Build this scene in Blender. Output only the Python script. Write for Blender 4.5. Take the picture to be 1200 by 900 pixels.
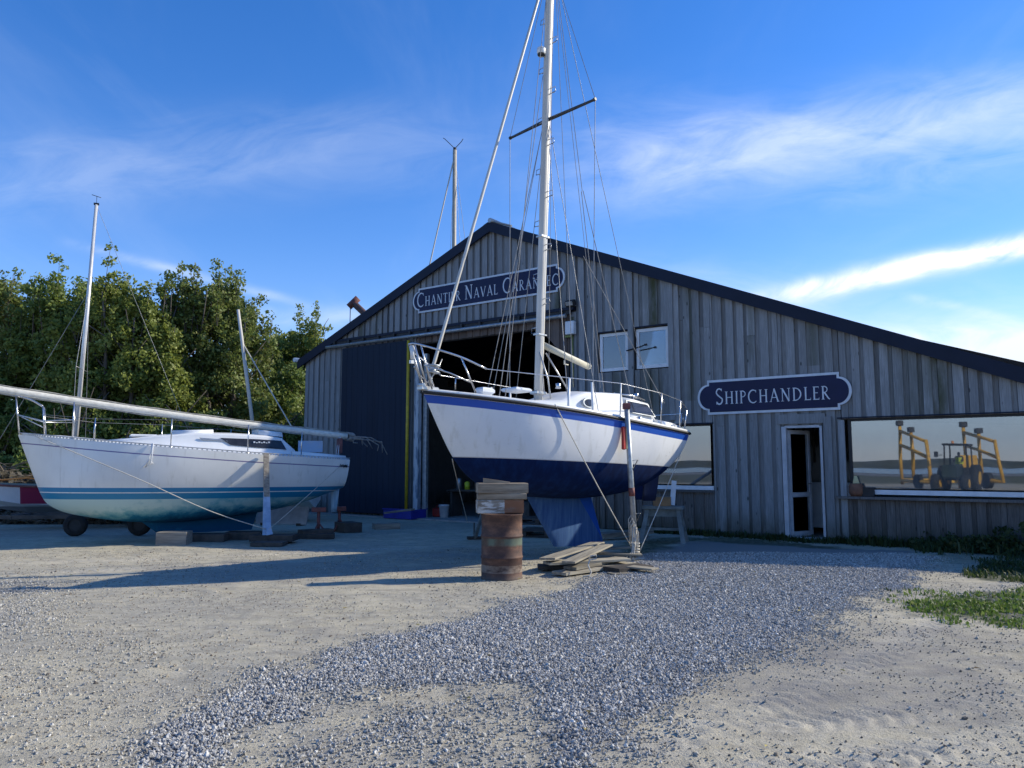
import bpy, math, random
import numpy as np
from mathutils import Vector, Matrix
R = math.radians
random.seed(7); rng = np.random.default_rng(7)
sc = bpy.context.scene
for o in list(bpy.data.objects): bpy.data.objects.remove(o)
COL = sc.collection
# ------------------------------------------------------------------ camera
cam_d = bpy.data.cameras.new('camera'); cam = bpy.data.objects.new('camera', cam_d); COL.objects.link(cam)
cam.location = (0, 0, 1.55); cam.rotation_euler = (R(96.0), 0, 0)
cam_d.lens = 27; cam_d.sensor_width = 36; cam_d.clip_end = 5000; cam_d.clip_start = .05
sc.camera = cam
# ------------------------------------------------------------------ sun and sky
SUN_AZ = R(15)      # degrees behind the picture plane, to the right
SUN_EL = R(30)
sd = Vector((math.cos(SUN_EL)*math.cos(SUN_AZ), math.cos(SUN_EL)*math.sin(SUN_AZ), math.sin(SUN_EL)))
sl = bpy.data.lights.new('sun', 'SUN'); so = bpy.data.objects.new('sun', sl); COL.objects.link(so)
sl.energy = 4.6; sl.angle = R(.53); sl.color = (1, .93, .77)
so.rotation_euler = (-sd).to_track_quat('-Z', 'Y').to_euler(); so.location = (30, 5, 20)
w = bpy.data.worlds.new('World'); sc.world = w; w.use_nodes = True
nt = w.node_tree; nt.nodes.clear()
def nn(t, typ, **k):
    n = t.nodes.new(typ)
    for a, v in k.items(): setattr(n, a, v)
    return n
def setin(n, **k):
    for a, v in k.items(): n.inputs[a.replace('_', ' ')].default_value = v
def lk(t, a, b): t.links.new(a, b)
def mth(t, op, a, b=None, c=None, clamp=False):
    n = t.nodes.new('ShaderNodeMath'); n.operation = op; n.use_clamp = clamp
    for i, v in enumerate((a, b, c)):
        if v is None: continue
        if isinstance(v, (int, float)): n.inputs[i].default_value = v
        else: t.links.new(v, n.inputs[i])
    return n.outputs[0]
sky = nn(nt, 'ShaderNodeTexSky', sky_type='NISHITA'); sky.sun_disc = False
sky.sun_elevation = SUN_EL; sky.sun_rotation = math.atan2(sd.x, sd.y)
sky.air_density = 1.0; sky.dust_density = .1; sky.ozone_density = 1.6
tc = nn(nt, 'ShaderNodeTexCoord'); sep = nn(nt, 'ShaderNodeSeparateXYZ'); lk(nt, tc.outputs['Generated'], sep.inputs[0])
X, Y, Z = sep.outputs
Zc = mth(nt, 'MAXIMUM', Z, .03)
# high thin cloud lies on a flat layer: project the view direction on it
cx = mth(nt, 'DIVIDE', X, mth(nt, 'ADD', Zc, .12)); cy = mth(nt, 'DIVIDE', Y, mth(nt, 'ADD', Zc, .12))
def cloud(rot, sx, sy, scale, lo, hi, det=6, rough=.6, off=(0, 0), dist=.4):
    cb = nn(nt, 'ShaderNodeCombineXYZ'); lk(nt, cx, cb.inputs[0]); lk(nt, cy, cb.inputs[1])
    mp = nn(nt, 'ShaderNodeMapping'); mp.inputs['Rotation'].default_value = (0, 0, R(rot)); mp.inputs['Scale'].default_value = (sx, sy, 1); mp.inputs['Location'].default_value = (off[0], off[1], 0)
    lk(nt, cb.outputs[0], mp.inputs[0])
    no = nn(nt, 'ShaderNodeTexNoise'); setin(no, Scale=scale, Detail=det, Roughness=rough, Distortion=dist)
    lk(nt, mp.outputs[0], no.inputs['Vector'])
    mr = nn(nt, 'ShaderNodeMapRange'); mr.interpolation_type = 'SMOOTHSTEP'; mr.inputs[1].default_value = lo; mr.inputs[2].default_value = hi
    lk(nt, no.outputs[0], mr.inputs[0]); return mr.outputs[0]
def streak(p, q, wid, rag):
    """one cirrus band lying between two sky directions p and q (x/y, z/y slopes), wid wide, ragged by noise"""
    sx_ = mth(nt, 'DIVIDE', X, mth(nt, 'MAXIMUM', Y, .05)); sz_ = mth(nt, 'DIVIDE', Z, mth(nt, 'MAXIMUM', Y, .05))
    dx, dz = q[0]-p[0], q[1]-p[1]; L = math.hypot(dx, dz); ux, uz = dx/L, dz/L
    ax = mth(nt, 'SUBTRACT', sx_, p[0]); az = mth(nt, 'SUBTRACT', sz_, p[1])
    t = mth(nt, 'ADD', mth(nt, 'MULTIPLY', ax, ux), mth(nt, 'MULTIPLY', az, uz))
    d = mth(nt, 'SUBTRACT', mth(nt, 'MULTIPLY', az, ux), mth(nt, 'MULTIPLY', ax, uz))
    cb = nn(nt, 'ShaderNodeCombineXYZ'); lk(nt, t, cb.inputs[0]); lk(nt, mth(nt, 'MULTIPLY', d, 3.0), cb.inputs[1])
    no = nn(nt, 'ShaderNodeTexNoise'); setin(no, Scale=rag, Detail=7, Roughness=.62, Distortion=.8); lk(nt, cb.outputs[0], no.inputs['Vector'])
    no2 = nn(nt, 'ShaderNodeTexNoise'); setin(no2, Scale=rag*.35, Detail=3, Roughness=.5); lk(nt, cb.outputs[0], no2.inputs['Vector'])
    d2 = mth(nt, 'ADD', d, mth(nt, 'MULTIPLY', mth(nt, 'SUBTRACT', no2.outputs[0], .5), wid*2.2))
    e = mth(nt, 'DIVIDE', d2, wid); g = mth(nt, 'EXPONENT', mth(nt, 'MULTIPLY', mth(nt, 'MULTIPLY', e, e), -1))
    tt = mth(nt, 'DIVIDE', t, L); f1 = mth(nt, 'MULTIPLY', tt, 5, clamp=True); f2 = mth(nt, 'MULTIPLY', mth(nt, 'SUBTRACT', 1.0, tt), 5, clamp=True)
    r = mth(nt, 'MULTIPLY', mth(nt, 'MULTIPLY', g, mth(nt, 'MULTIPLY', f1, f2)), mth(nt, 'MULTIPLY_ADD', no.outputs[0], 2.6, -.72, clamp=True))
    return r
def sd_px(x, y):        # slopes of the sky direction seen at a point of the photograph
    a = (x-600)/900; b = -(y-450)/900; c, s = math.cos(R(6)), math.sin(R(6)); yy = c-b*s
    return (a/yy, (s+b*c)/yy)
parts = [(cloud(18, 1.0, .28, 1.3, .47, .82, off=(3, 1)), .07), (cloud(-12, 1.2, .35, 2.6, .52, .85, off=(1, 7)), .05),
         (streak(sd_px(640, 215), sd_px(1330, 95), .042, 5), .38), (streak(sd_px(560, 190), sd_px(1400, 150), .07, 7), .2),
         (streak(sd_px(845, 362), sd_px(1420, 240), .012, 6), 2.2), (streak(sd_px(1050, 345), sd_px(1200, 378), .006, 9), .4),
         (streak(sd_px(-150, 225), sd_px(620, 150), .05, 5), .17), (streak(sd_px(60, 280), sd_px(380, 362), .006, 10), .3),
         (streak(sd_px(240, 372), sd_px(460, 372), .012, 9), .3), (streak(sd_px(560, 350), sd_px(1500, 425), .06, 4), .3),
         (streak(sd_px(940, 418), sd_px(1480, 408), .03, 5), 1.5)]
tot = None
for s_, k in parts:
    v = mth(nt, 'MULTIPLY', s_, k); tot = v if tot is None else mth(nt, 'ADD', tot, v)
hz = mth(nt, 'MULTIPLY', mth(nt, 'EXPONENT', mth(nt, 'MULTIPLY', Zc, -13)), 1.0, clamp=True)   # pale sea haze low over the horizon all round
tot = mth(nt, 'ADD', tot, 0.0, clamp=True)
hs = nn(nt, 'ShaderNodeHueSaturation'); setin(hs, Saturation=1.38, Value=1.0); lk(nt, sky.outputs[0], hs.inputs['Color'])
mx = nn(nt, 'ShaderNodeMix', data_type='RGBA'); lk(nt, tot, mx.inputs[0]); tint = nn(nt, 'ShaderNodeMix', data_type='RGBA', blend_type='MULTIPLY'); tint.inputs[0].default_value = 1; lk(nt, hs.outputs[0], tint.inputs[6]); tint.inputs[7].default_value = (.90, .87, 1.14, 1); lk(nt, tint.outputs[2], mx.inputs[6]); mx.inputs[7].default_value = (5.8, 6.2, 6.8, 1)
mh = nn(nt, 'ShaderNodeMix', data_type='RGBA'); lk(nt, hz, mh.inputs[0]); lk(nt, mx.outputs[2], mh.inputs[6]); mh.inputs[7].default_value = (2.7, 3.9, 5.7, 1)
bg = nn(nt, 'ShaderNodeBackground'); bg.inputs[1].default_value = .15; lk(nt, mh.outputs[2], bg.inputs[0])
wo = nn(nt, 'ShaderNodeOutputWorld'); lk(nt, bg.outputs[0], wo.inputs[0])
sc.render.engine = 'CYCLES'
sc.view_settings.view_transform = 'Standard'; sc.view_settings.look = 'None'; sc.view_settings.exposure = .32; sc.view_settings.gamma = 1
sc.cycles.max_bounces = 8; sc.cycles.transparent_max_bounces = 16

# ------------------------------------------------------------------ helpers
def tag(o, label=None, cat=None, group=None, kind=None):
    if label: o['label'] = label
    if cat: o['category'] = cat
    if group: o['group'] = group
    if kind: o['kind'] = kind
    return o
def empty(name, loc=(0, 0, 0), rot=(0, 0, 0), label=None, cat=None, group=None):
    o = bpy.data.objects.new(name, None); COL.objects.link(o); o.empty_display_size = .2
    o.location = loc; o.rotation_euler = rot
    return tag(o, label, cat, group)
class MB:
    def __init__(s): s.v = []; s.f = []; s.sm = []; s.mi = []
    def add(s, vs, fs, smooth=False, mi=0):
        b = len(s.v); s.v += [tuple(map(float, p)) for p in vs]; s.f += [tuple(i+b for i in f) for f in fs]
        s.sm += [smooth]*len(fs); s.mi += [mi]*len(fs); return s
    def box(s, c, d, rot=None, mi=0, bev=0):
        hx, hy, hz = d[0]/2, d[1]/2, d[2]/2
        if bev:
            q = bev; pts = []
            for zz, k in ((-hz, q), (-hz+q, 0), (hz-q, 0), (hz, q)):
                pts += [(-hx+k, -hy+k, zz), (hx-k, -hy+k, zz), (hx-k, hy-k, zz), (-hx+k, hy-k, zz)]
            fs = [(3, 2, 1, 0), (12, 13, 14, 15)]
            for r_ in range(3):
                for i in range(4): a = r_*4; fs.append((a+i, a+(i+1) % 4, a+4+(i+1) % 4, a+4+i))
        else:
            pts = [(x, y, z) for z in (-hz, hz) for x, y in ((-hx, -hy), (hx, -hy), (hx, hy), (-hx, hy))]
            fs = [(3, 2, 1, 0), (4, 5, 6, 7), (0, 1, 5, 4), (1, 2, 6, 5), (2, 3, 7, 6), (3, 0, 4, 7)]
        if rot is not None:
            if not isinstance(rot, Matrix): rot = Matrix.Rotation(rot, 3, 'Z')
            pts = [tuple(rot @ Vector(p)) for p in pts]
        return s.add([(p[0]+c[0], p[1]+c[1], p[2]+c[2]) for p in pts], fs, mi=mi)
    def tube(s, pts, r, n=8, mi=0, caps=True, closed=False):
        P = [Vector(p) for p in pts]; m = len(P)
        rr = r if isinstance(r, (list, tuple)) else [r]*m
        vs = []; up = None
        for i, p in enumerate(P):
            if closed: t = P[(i+1) % m]-P[i-1]
            else: t = P[min(i+1, m-1)]-P[max(i-1, 0)]
            t.normalize()
            if up is None: up = Vector((0, 0, 1)) if abs(t.z) < .9 else Vector((1, 0, 0))
            a = t.cross(up)
            if a.length < 1e-4: a = t.cross(Vector((.3, .9, .1)))
            a.normalize(); b = a.cross(t); up = b
            for k in range(n):
                an = 2*math.pi*k/n; vs.append(p+(a*math.cos(an)+b*math.sin(an))*rr[i])
        fs = []
        for i in range(m if closed else m-1):
            for k in range(n):
                j = (i+1) % m
                fs.append((i*n+k, j*n+k, j*n+(k+1) % n, i*n+(k+1) % n))
        s.add(vs, fs, True, mi)
        if caps and not closed:
            b = len(s.v)-len(vs); s.f += [tuple(b+k for k in range(n)), tuple(b+(m-1)*n+k for k in reversed(range(n)))]; s.sm += [False]*2; s.mi += [mi]*2
        return s
    def lathe(s, prof, n=32, c=(0, 0, 0), mi=0, smooth=True, cap=True):
        vs = []; fs = []
        for r, z in prof:
            for k in range(n): a = 2*math.pi*k/n; vs.append((c[0]+r*math.cos(a), c[1]+r*math.sin(a), c[2]+z))
        for i in range(len(prof)-1):
            for k in range(n): fs.append((i*n+k, i*n+(k+1) % n, (i+1)*n+(k+1) % n, (i+1)*n+k))
        s.add(vs, fs, smooth, mi)
        if cap:
            b = len(s.v)-len(vs); s.f += [tuple(b+k for k in reversed(range(n))), tuple(b+(len(prof)-1)*n+k for k in range(n))]; s.sm += [False]*2; s.mi += [mi]*2
        return s
    def loft(s, rings, closed=True, caps=True, smooth=True, mi=0):
        n = len(rings[0]); vs = [p for r in rings for p in r]; fs = []
        for i in range(len(rings)-1):
            for k in range(n if closed else n-1): fs.append((i*n+k, (i+1)*n+k, (i+1)*n+(k+1) % n, i*n+(k+1) % n))
        s.add(vs, fs, smooth, mi)
        if caps:
            b = len(s.v)-len(vs); s.f += [tuple(b+k for k in range(n)), tuple(b+(len(rings)-1)*n+k for k in reversed(range(n)))]; s.sm += [False]*2; s.mi += [mi]*2
        return s
    def prism(s, poly, y0, y1, mi=0):
        """poly of (x,z) points, extruded along y"""
        n = len(poly); vs = [(x, y0, z) for x, z in poly]+[(x, y1, z) for x, z in poly]
        fs = [tuple(range(n)), tuple(reversed(range(n, 2*n)))]+[(i, i+n, (i+1) % n+n, (i+1) % n) for i in range(n)]
        return s.add(vs, fs, mi=mi)
    def build(s, name, mat, parent=None, loc=None, rot=None, fix=True, sharp=None):
        me = bpy.data.meshes.new(name); me.from_pydata(s.v, [], s.f)
        for m in (mat if isinstance(mat, (list, tuple)) else [mat]): me.materials.append(m)
        me.polygons.foreach_set('use_smooth', s.sm); me.polygons.foreach_set('material_index', s.mi)
        if fix:
            import bmesh
            bm = bmesh.new(); bm.from_mesh(me); bmesh.ops.recalc_face_normals(bm, faces=bm.faces); bm.to_mesh(me); bm.free()
        if sharp: me.set_sharp_from_angle(angle=R(sharp))
        me.update()
        o = bpy.data.objects.new(name, me); COL.objects.link(o)
        if parent: o.parent = parent
        if loc: o.location = loc
        if rot: o.rotation_euler = rot
        return o
def copy_tree(o, parent=None):
    c = o.copy(); COL.objects.link(c)
    if parent: c.parent = parent
    for ch in o.children: copy_tree(ch, c)
    return c
def spline(pts, n):
    """Catmull-Rom through points (numpy rows) sampled n times by parameter"""
    P = np.array(pts, float); m = len(P); P = np.vstack([2*P[0]-P[1], P, 2*P[-1]-P[-2]]); out = []
    for q in np.linspace(0, m-1, n):
        i = min(int(q), m-2); t = q-i; a, b, c, d = P[i:i+4]
        out.append(.5*((2*b)+(-a+c)*t+(2*a-5*b+4*c-d)*t*t+(-a+3*b-3*c+d)*t**3))
    return np.array(out)
# ground point and facade helpers use the same pin-hole as the camera above, only to turn measured places into metres
def gpt(x, y, z=0.0):
    a = (x-600)/900; b = -(y-450)/900; c, s = math.cos(R(6)), math.sin(R(6)); r = Vector((a, c-b*s, s+b*c)); t = (z-1.55)/r.z
    return Vector((0, 0, 1.55))+r*t
# ------------------------------------------------------------------ materials
MATS = {}
def base_mat(name):
    m = bpy.data.materials.new(name); m.use_nodes = True; t = m.node_tree; b = t.nodes['Principled BSDF']; MATS[name] = m
    return m, t, b
def ramp(t, fac, stops):
    r = t.nodes.new('ShaderNodeValToRGB'); e = r.color_ramp.elements
    while len(e) > 1: e.remove(e[-1])
    e[0].position = stops[0][0]; e[0].color = (*stops[0][1], 1)
    for p, c in stops[1:]: x = e.new(p); x.color = (*c, 1)
    t.links.new(fac, r.inputs[0]); return r.outputs[0]
def noise(t, scale, stretch=(1, 1, 1), det=4, rough=.55, coord='Object', dist=0, vec=None):
    if vec is None: vec = t.nodes.new('ShaderNodeTexCoord').outputs[coord]
    mp = t.nodes.new('ShaderNodeMapping'); mp.inputs['Scale'].default_value = stretch; t.links.new(vec, mp.inputs[0])
    n = t.nodes.new('ShaderNodeTexNoise'); setin(n, Scale=scale, Detail=det, Roughness=rough, Distortion=dist); t.links.new(mp.outputs[0], n.inputs['Vector'])
    return n.outputs[0]
def mixc(t, fac, a, b, mode='MIX'):
    m = t.nodes.new('ShaderNodeMix'); m.data_type = 'RGBA'; m.blend_type = mode
    for i, v in ((0, fac), (6, a), (7, b)):
        if isinstance(v, (int, float)): m.inputs[i].default_value = v
        elif isinstance(v, tuple): m.inputs[i].default_value = (*v, 1) if len(v) == 3 else v
        else: t.links.new(v, m.inputs[i])
    return m.outputs[2]
def mrange(t, v, lo, hi, a=0., b=1., smooth=True):
    m = t.nodes.new('ShaderNodeMapRange')
    if smooth: m.interpolation_type = 'SMOOTHSTEP'
    t.links.new(v, m.inputs[0])
    for i, q in zip((1, 2, 3, 4), (lo, hi, a, b)): m.inputs[i].default_value = q
    return m.outputs[0]
def bump(t, b, h, strength=.3, dist=.01):
    n = t.nodes.new('ShaderNodeBump'); n.inputs['Strength'].default_value = strength; n.inputs['Distance'].default_value = dist
    t.links.new(h, n.inputs['Height']); t.links.new(n.outputs[0], b.inputs['Normal'])
def pm(name, col, col2=None, rough=.6, metal=0., scale=6, stretch=(1, 1, 1), bmp=0., spec=.5, lo=.35, hi=.65, rand=0., rough2=None):
    m, t, b = base_mat(name)
    if col2 is None: col2 = tuple(c*.75 for c in col)
    n = noise(t, scale, stretch)
    c = ramp(t, n, [(lo, col2), (hi, col)])
    if rand:
        oi = t.nodes.new('ShaderNodeObjectInfo'); k = mrange(t, oi.outputs['Random'], 0, 1, 1-rand, 1+rand, False)
        cb = t.nodes.new('ShaderNodeCombineXYZ')
        for i in range(3): t.links.new(k, cb.inputs[i])
        c = mixc(t, 1.0, c, cb.outputs[0], 'MULTIPLY')
    t.links.new(c, b.inputs['Base Color']); b.inputs['Roughness'].default_value = rough; b.inputs['Metallic'].default_value = metal
    b.inputs['Specular IOR Level'].default_value = spec
    if rough2 is not None: t.links.new(mrange(t, n, lo, hi, rough2, rough), b.inputs['Roughness'])
    if bmp: bump(t, b, noise(t, scale*4, stretch), bmp, .004)
    return m
def sepz(t):
    s = t.nodes.new('ShaderNodeSeparateXYZ'); t.links.new(t.nodes.new('ShaderNodeTexCoord').outputs['Object'], s.inputs[0]); return s.outputs
# weathered larch boards
def wood_boards(name, lightc, darkc, moss=True):
    m, t, b = base_mat(name)
    oi = t.nodes.new('ShaderNodeObjectInfo'); rnd = oi.outputs['Random']
    tcn = t.nodes.new('ShaderNodeTexCoord').outputs['Object']
    add = t.nodes.new('ShaderNodeVectorMath'); add.operation = 'ADD'; cb = t.nodes.new('ShaderNodeCombineXYZ'); t.links.new(mth(t, 'MULTIPLY', rnd, 40), cb.inputs[2]); t.links.new(tcn, add.inputs[0]); t.links.new(cb.outputs[0], add.inputs[1])
    v = add.outputs[0]
    g = noise(t, 9, (6, 6, .35), 6, .65, vec=v, dist=.3)
    g2 = noise(t, 2.2, (1.5, 1.5, .5), 4, .6, vec=v)
    c = ramp(t, g, [(.30, darkc), (.52, tuple((a+b_)/2 for a, b_ in zip(lightc, darkc))), (.72, lightc)])
    c = mixc(t, mrange(t, g2, .35, .7, 0, .55), c, tuple(q*.62 for q in lightc))
    k = mrange(t, rnd, 0, 1, .78, 1.16, False); kb = t.nodes.new('ShaderNodeCombineXYZ')
    for i in range(3): t.links.new(k, kb.inputs[i])
    c = mixc(t, 1.0, c, kb.outputs[0], 'MULTIPLY')
    # knots
    vo = t.nodes.new('ShaderNodeTexVoronoi'); vo.inputs['Scale'].default_value = 2.1; mp = t.nodes.new('ShaderNodeMapping'); mp.inputs['Scale'].default_value = (2.2, 2.2, .9); t.links.new(v, mp.inputs[0]); t.links.new(mp.outputs[0], vo.inputs['Vector'])
    c = mixc(t, mrange(t, vo.outputs['Distance'], .05, .11, .75, 0), c, (.03, .028, .027))
    s = sepz(t)
    if moss:
        mo = None
        for u0, wd, k0, vlo, vhi in ((-2.9, .13, .95, 4.6, 7), (-2.98, .3, .35, 4.6, 7), (2.95, .17, .9, 2.4, 4.4), (2.6, .5, .35, 2.4, 4.4), (-5.15, .05, .9, 4.1, 5.3), (-5.6, .16, .7, 5.5, 6.4), (-12.9, .1, .6, 5.3, 6.5), (-12.2, .25, .4, 5.3, 6.7), (-3.0, .35, .6, 2.5, 3.8), (-3.9, .2, .5, 2.5, 3.8), (-2.0, .12, .45, 3.0, 7), (-.6, .09, .4, 3.6, 6), (.7, .12, .5, 3.6, 5.2)):
            d = mth(t, 'DIVIDE', mth(t, 'SUBTRACT', s[0], u0), wd); gs = mth(t, 'EXPONENT', mth(t, 'MULTIPLY', mth(t, 'MULTIPLY', d, d), -1))
            inz = mth(t, 'MULTIPLY', mth(t, 'GREATER_THAN', s[2], vlo), mth(t, 'LESS_THAN', s[2], vhi))
            q = mth(t, 'MULTIPLY', mth(t, 'MULTIPLY', gs, inz), k0); mo = q if mo is None else mth(t, 'MAXIMUM', mo, q)
        f = mth(t, 'MULTIPLY', mo, mrange(t, g2, .25, .6), clamp=True)
        c = mixc(t, f, c, (.055, .06, .022))
    # splash-back dirt and algae at the foot of the boards
    low = mth(t, 'MULTIPLY', mrange(t, s[2], 0, .75, 1, 0), mrange(t, g2, .3, .6, .2, .8))
    c = mixc(t, low, c, (.05, .052, .035))
    t.links.new(c, b.inputs['Base Color']); b.inputs['Roughness'].default_value = .85; b.inputs['Specular IOR Level'].default_value = .25
    bump(t, b, g, .5, .006); return m
M_board = wood_boards('weathered_boards', (.35, .365, .375), (.18, .185, .188))
M_board_rec = wood_boards('recessed_boards', (.26, .268, .272), (.13, .132, .132))  # gap boards: own darker tone plus recess shade worked into the colour
M_board_dark = wood_boards('damp_boards', (.21, .195, .185), (.07, .064, .06), False)
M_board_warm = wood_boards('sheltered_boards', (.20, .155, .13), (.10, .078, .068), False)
M_navy = pm('navy_trim', (.010, .016, .036), (.008, .013, .028), .6, scale=2, spec=.25)
M_door = pm('navy_door_paint', (.010, .021, .042), (.008, .016, .033), .6, spec=.2, scale=3, stretch=(4, 4, .3), rand=.04)
M_yellow = pm('yellow_paint', (.55, .40, .02), (.40, .28, .02), .5)
M_white = pm('white_paint', (.74, .76, .78), (.62, .64, .66), .45, scale=5)
M_signwhite = pm('sign_white', (.62, .66, .72), (.52, .56, .60), .5, scale=5)
M_signnavy = pm('sign_navy', (.009, .014, .058), (.008, .012, .045), .5, scale=2, spec=.25)
M_alu = pm('weathered_aluminium', (.62, .60, .56), (.45, .44, .42), .35, .55, scale=5, stretch=(1, 1, .3))
M_mast = pm('mast_paint', (.66, .62, .54), (.52, .49, .43), .35, 0, scale=2.5, stretch=(1, 1, .4))
M_steel = pm('stainless_steel', (.66, .66, .66), (.5, .5, .5), .25, .9)
M_wire = pm('rigging_wire', (.30, .30, .30), (.2, .2, .2), .4, .6)
M_wirel = pm('pale_rope', (.62, .58, .50), (.45, .42, .36), .8, scale=30)
M_black = pm('black_rubber', (.02, .02, .022), (.012, .012, .012), .6)
M_galv = pm('galvanised_steel', (.42, .45, .47), (.28, .30, .31), .45, .6, scale=12)
M_conc = pm('concrete', (.34, .33, .31), (.24, .235, .22), .9, scale=3, bmp=.3)
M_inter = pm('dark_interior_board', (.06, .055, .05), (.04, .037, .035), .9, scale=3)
M_intwhite = pm('interior_panel', (.42, .42, .38), (.36, .36, .33), .8, scale=2)
M_timber = pm('grey_timber', (.33, .29, .23), (.17, .145, .12), .85, scale=5, stretch=(.4, 5, 5), bmp=.5, rand=.25)
M_timber_d = pm('dark_wet_timber', (.085, .07, .058), (.04, .034, .03), .85, scale=5, bmp=.5, rand=.3)
M_bluep = pm('blue_plastic', (.02, .03, .30), (.015, .02, .2), .4)
M_red = pm('red_paint', (.42, .03, .02), (.26, .02, .02), .5)
M_redox = pm('red_oxide_steel', (.22, .07, .06), (.11, .04, .035), .7, scale=10)
M_orange = pm('orange_line', (.75, .28, .06), (.6, .2, .04), .7)
M_gel = pm('white_gelcoat', (.80, .80, .78), (.73, .73, .70), .32, scale=2.5)
M_gelgrey = pm('non_skid_deck', (.70, .72, .74), (.62, .64, .66), .6, scale=14)
M_smoke = pm('smoked_acrylic', (.035, .035, .038), (.02, .02, .022), .1, spec=.6)
M_sail = pm('cream_wrapping', (.74, .71, .62), (.58, .55, .47), .7, scale=7, stretch=(.6, 3, 3), bmp=.3)
M_tyre = pm('tyre_rubber', (.022, .022, .022), (.012, .012, .012), .85, bmp=.3)
M_hiviz = pm('yellow_green_plastic', (.55, .62, .04), (.45, .5, .03), .5)
M_terra = pm('terracotta', (.22, .10, .055), (.13, .06, .04), .7, scale=9)
M_cream = pm('cream_plastic', (.6, .55, .3), (.5, .45, .25), .6)
def glass_mat(name, refl, tint=(.5, .55, .6), dust=0):
    m, t, b = base_mat(name); t.nodes.remove(b); out = t.nodes['Material Output']
    tr = nn(t, 'ShaderNodeBsdfTransparent'); tr.inputs[0].default_value = (*tint, 1)
    gl = nn(t, 'ShaderNodeBsdfGlossy'); gl.inputs['Roughness'].default_value = .012; gl.inputs[0].default_value = (.93, .96, 1, 1)
    fr = nn(t, 'ShaderNodeFresnel'); fr.inputs[0].default_value = refl
    mx_ = nn(t, 'ShaderNodeMixShader'); t.links.new(fr.outputs[0], mx_.inputs[0]); t.links.new(tr.outputs[0], mx_.inputs[1]); t.links.new(gl.outputs[0], mx_.inputs[2])
    # a film of salt and dust dulls the outside of the pane
    df = nn(t, 'ShaderNodeBsdfDiffuse'); df.inputs[0].default_value = (.62, .62, .60, 1); m3 = nn(t, 'ShaderNodeMixShader'); t.links.new(mrange(t, noise(t, 1.3, (1, 1, .5), 6, .65), .3, .7, dust*.5, dust*1.6), m3.inputs[0]); t.links.new(mx_.outputs[0], m3.inputs[1]); t.links.new(df.outputs[0], m3.inputs[2]); t.links.new(m3.outputs[0], out.inputs[0])
    # old panes are never quite flat
    n = noise(t, .9, (1, 1, 1), 1, .3); bm = nn(t, 'ShaderNodeBump'); bm.inputs['Strength'].default_value = .035; bm.inputs['Distance'].default_value = .05; t.links.new(n, bm.inputs['Height']); t.links.new(bm.outputs[0], gl.inputs['Normal'])
    return m
M_glass = glass_mat('window_glass', 2.9, dust=.10)
M_glassd = glass_mat('door_glass', 1.45, (.88, .9, .9))
M_glassu = glass_mat('upper_window_glass', 2.2, dust=.05)
M_frame = pm('dull_white_frame', (.50, .52, .55), (.38, .40, .43), .5, scale=4)
# ------------------------------------------------------------------ ground
def vnoise(x, y, s, seed=0):
    x = np.asarray(x)/s+1000; y = np.asarray(y)/s+1000; xi = np.floor(x).astype(np.int64); yi = np.floor(y).astype(np.int64); fx = x-xi; fy = y-yi
    fx = fx*fx*(3-2*fx); fy = fy*fy*(3-2*fy)
    def h(a, b):
        n = (a*374761393+b*668265263+seed*1442695041) & 0x7fffffff; n = ((n ^ (n >> 13))*1274126177) & 0x7fffffff; return ((n ^ (n >> 16)) & 0xffff)/65535.
    return (h(xi, yi)*(1-fx)+h(xi+1, yi)*fx)*(1-fy)+(h(xi, yi+1)*(1-fx)+h(xi+1, yi+1)*fx)*fy
def fbm(x, y, s, seed=0, o=4): return sum(vnoise(x, y, s/2**i, seed+i)*.5**i for i in range(o))/(2-2**(1-o))
def inpoly(x, y, poly):
    r = np.zeros(x.shape, bool); n = len(poly)
    for i in range(n):
        x1, y1 = poly[i]; x2, y2 = poly[(i+1) % n]
        if y1 == y2: continue
        c = ((y1 > y) != (y2 > y)) & (x < (x2-x1)*(y-y1)/(y2-y1)+x1); r ^= c
    return r
def wpoly(px): return [tuple(gpt(*p))[:2] for p in px]
G1 = wpoly([(765, 650), (705, 672), (645, 697), (600, 713), (540, 729), (470, 741), (400, 762), (330, 792), (280, 814), (230, 832), (180, 852), (150, 880), (120, 940), (250, 940), (280, 870), (300, 845), (370, 824), (420, 802), (460, 808), (560, 800), (605, 815), (645, 850), (655, 880), (640, 940), (735, 940), (750, 870), (790, 845), (800, 815), (850, 790), (900, 772), (960, 742), (1010, 705), (1060, 680), (1100, 657), (1060, 646), (1000, 643), (930, 638), (880, 634), (820, 633), (785, 640)])
SP = [(wpoly([(-200, 676), (70, 678), (82, 700), (75, 722), (110, 755), (120, 772), (40, 745), (-200, 735)]), .36), (wpoly([(40, 765), (160, 740), (210, 762), (140, 800), (0, 850), (-200, 850), (-200, 790)]), .15),
      (wpoly([(-200, 800), (230, 810), (160, 980), (-300, 980)]), .16), (wpoly([(300, 860), (470, 835), (640, 815), (700, 960), (280, 960)]), .42), (wpoly([(560, 790), (660, 800), (680, 870), (600, 840)]), .7), (wpoly([(800, 815), (960, 742), (1060, 680), (1100, 690), (980, 770), (830, 850), (780, 920), (735, 930)]), .07), (wpoly([(-50, 640), (560, 640), (640, 700), (330, 790), (0, 880)]), .02),
      (wpoly([(1080, 690), (1200, 680), (1300, 700), (1300, 730), (1150, 700)]), .1)]
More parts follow.
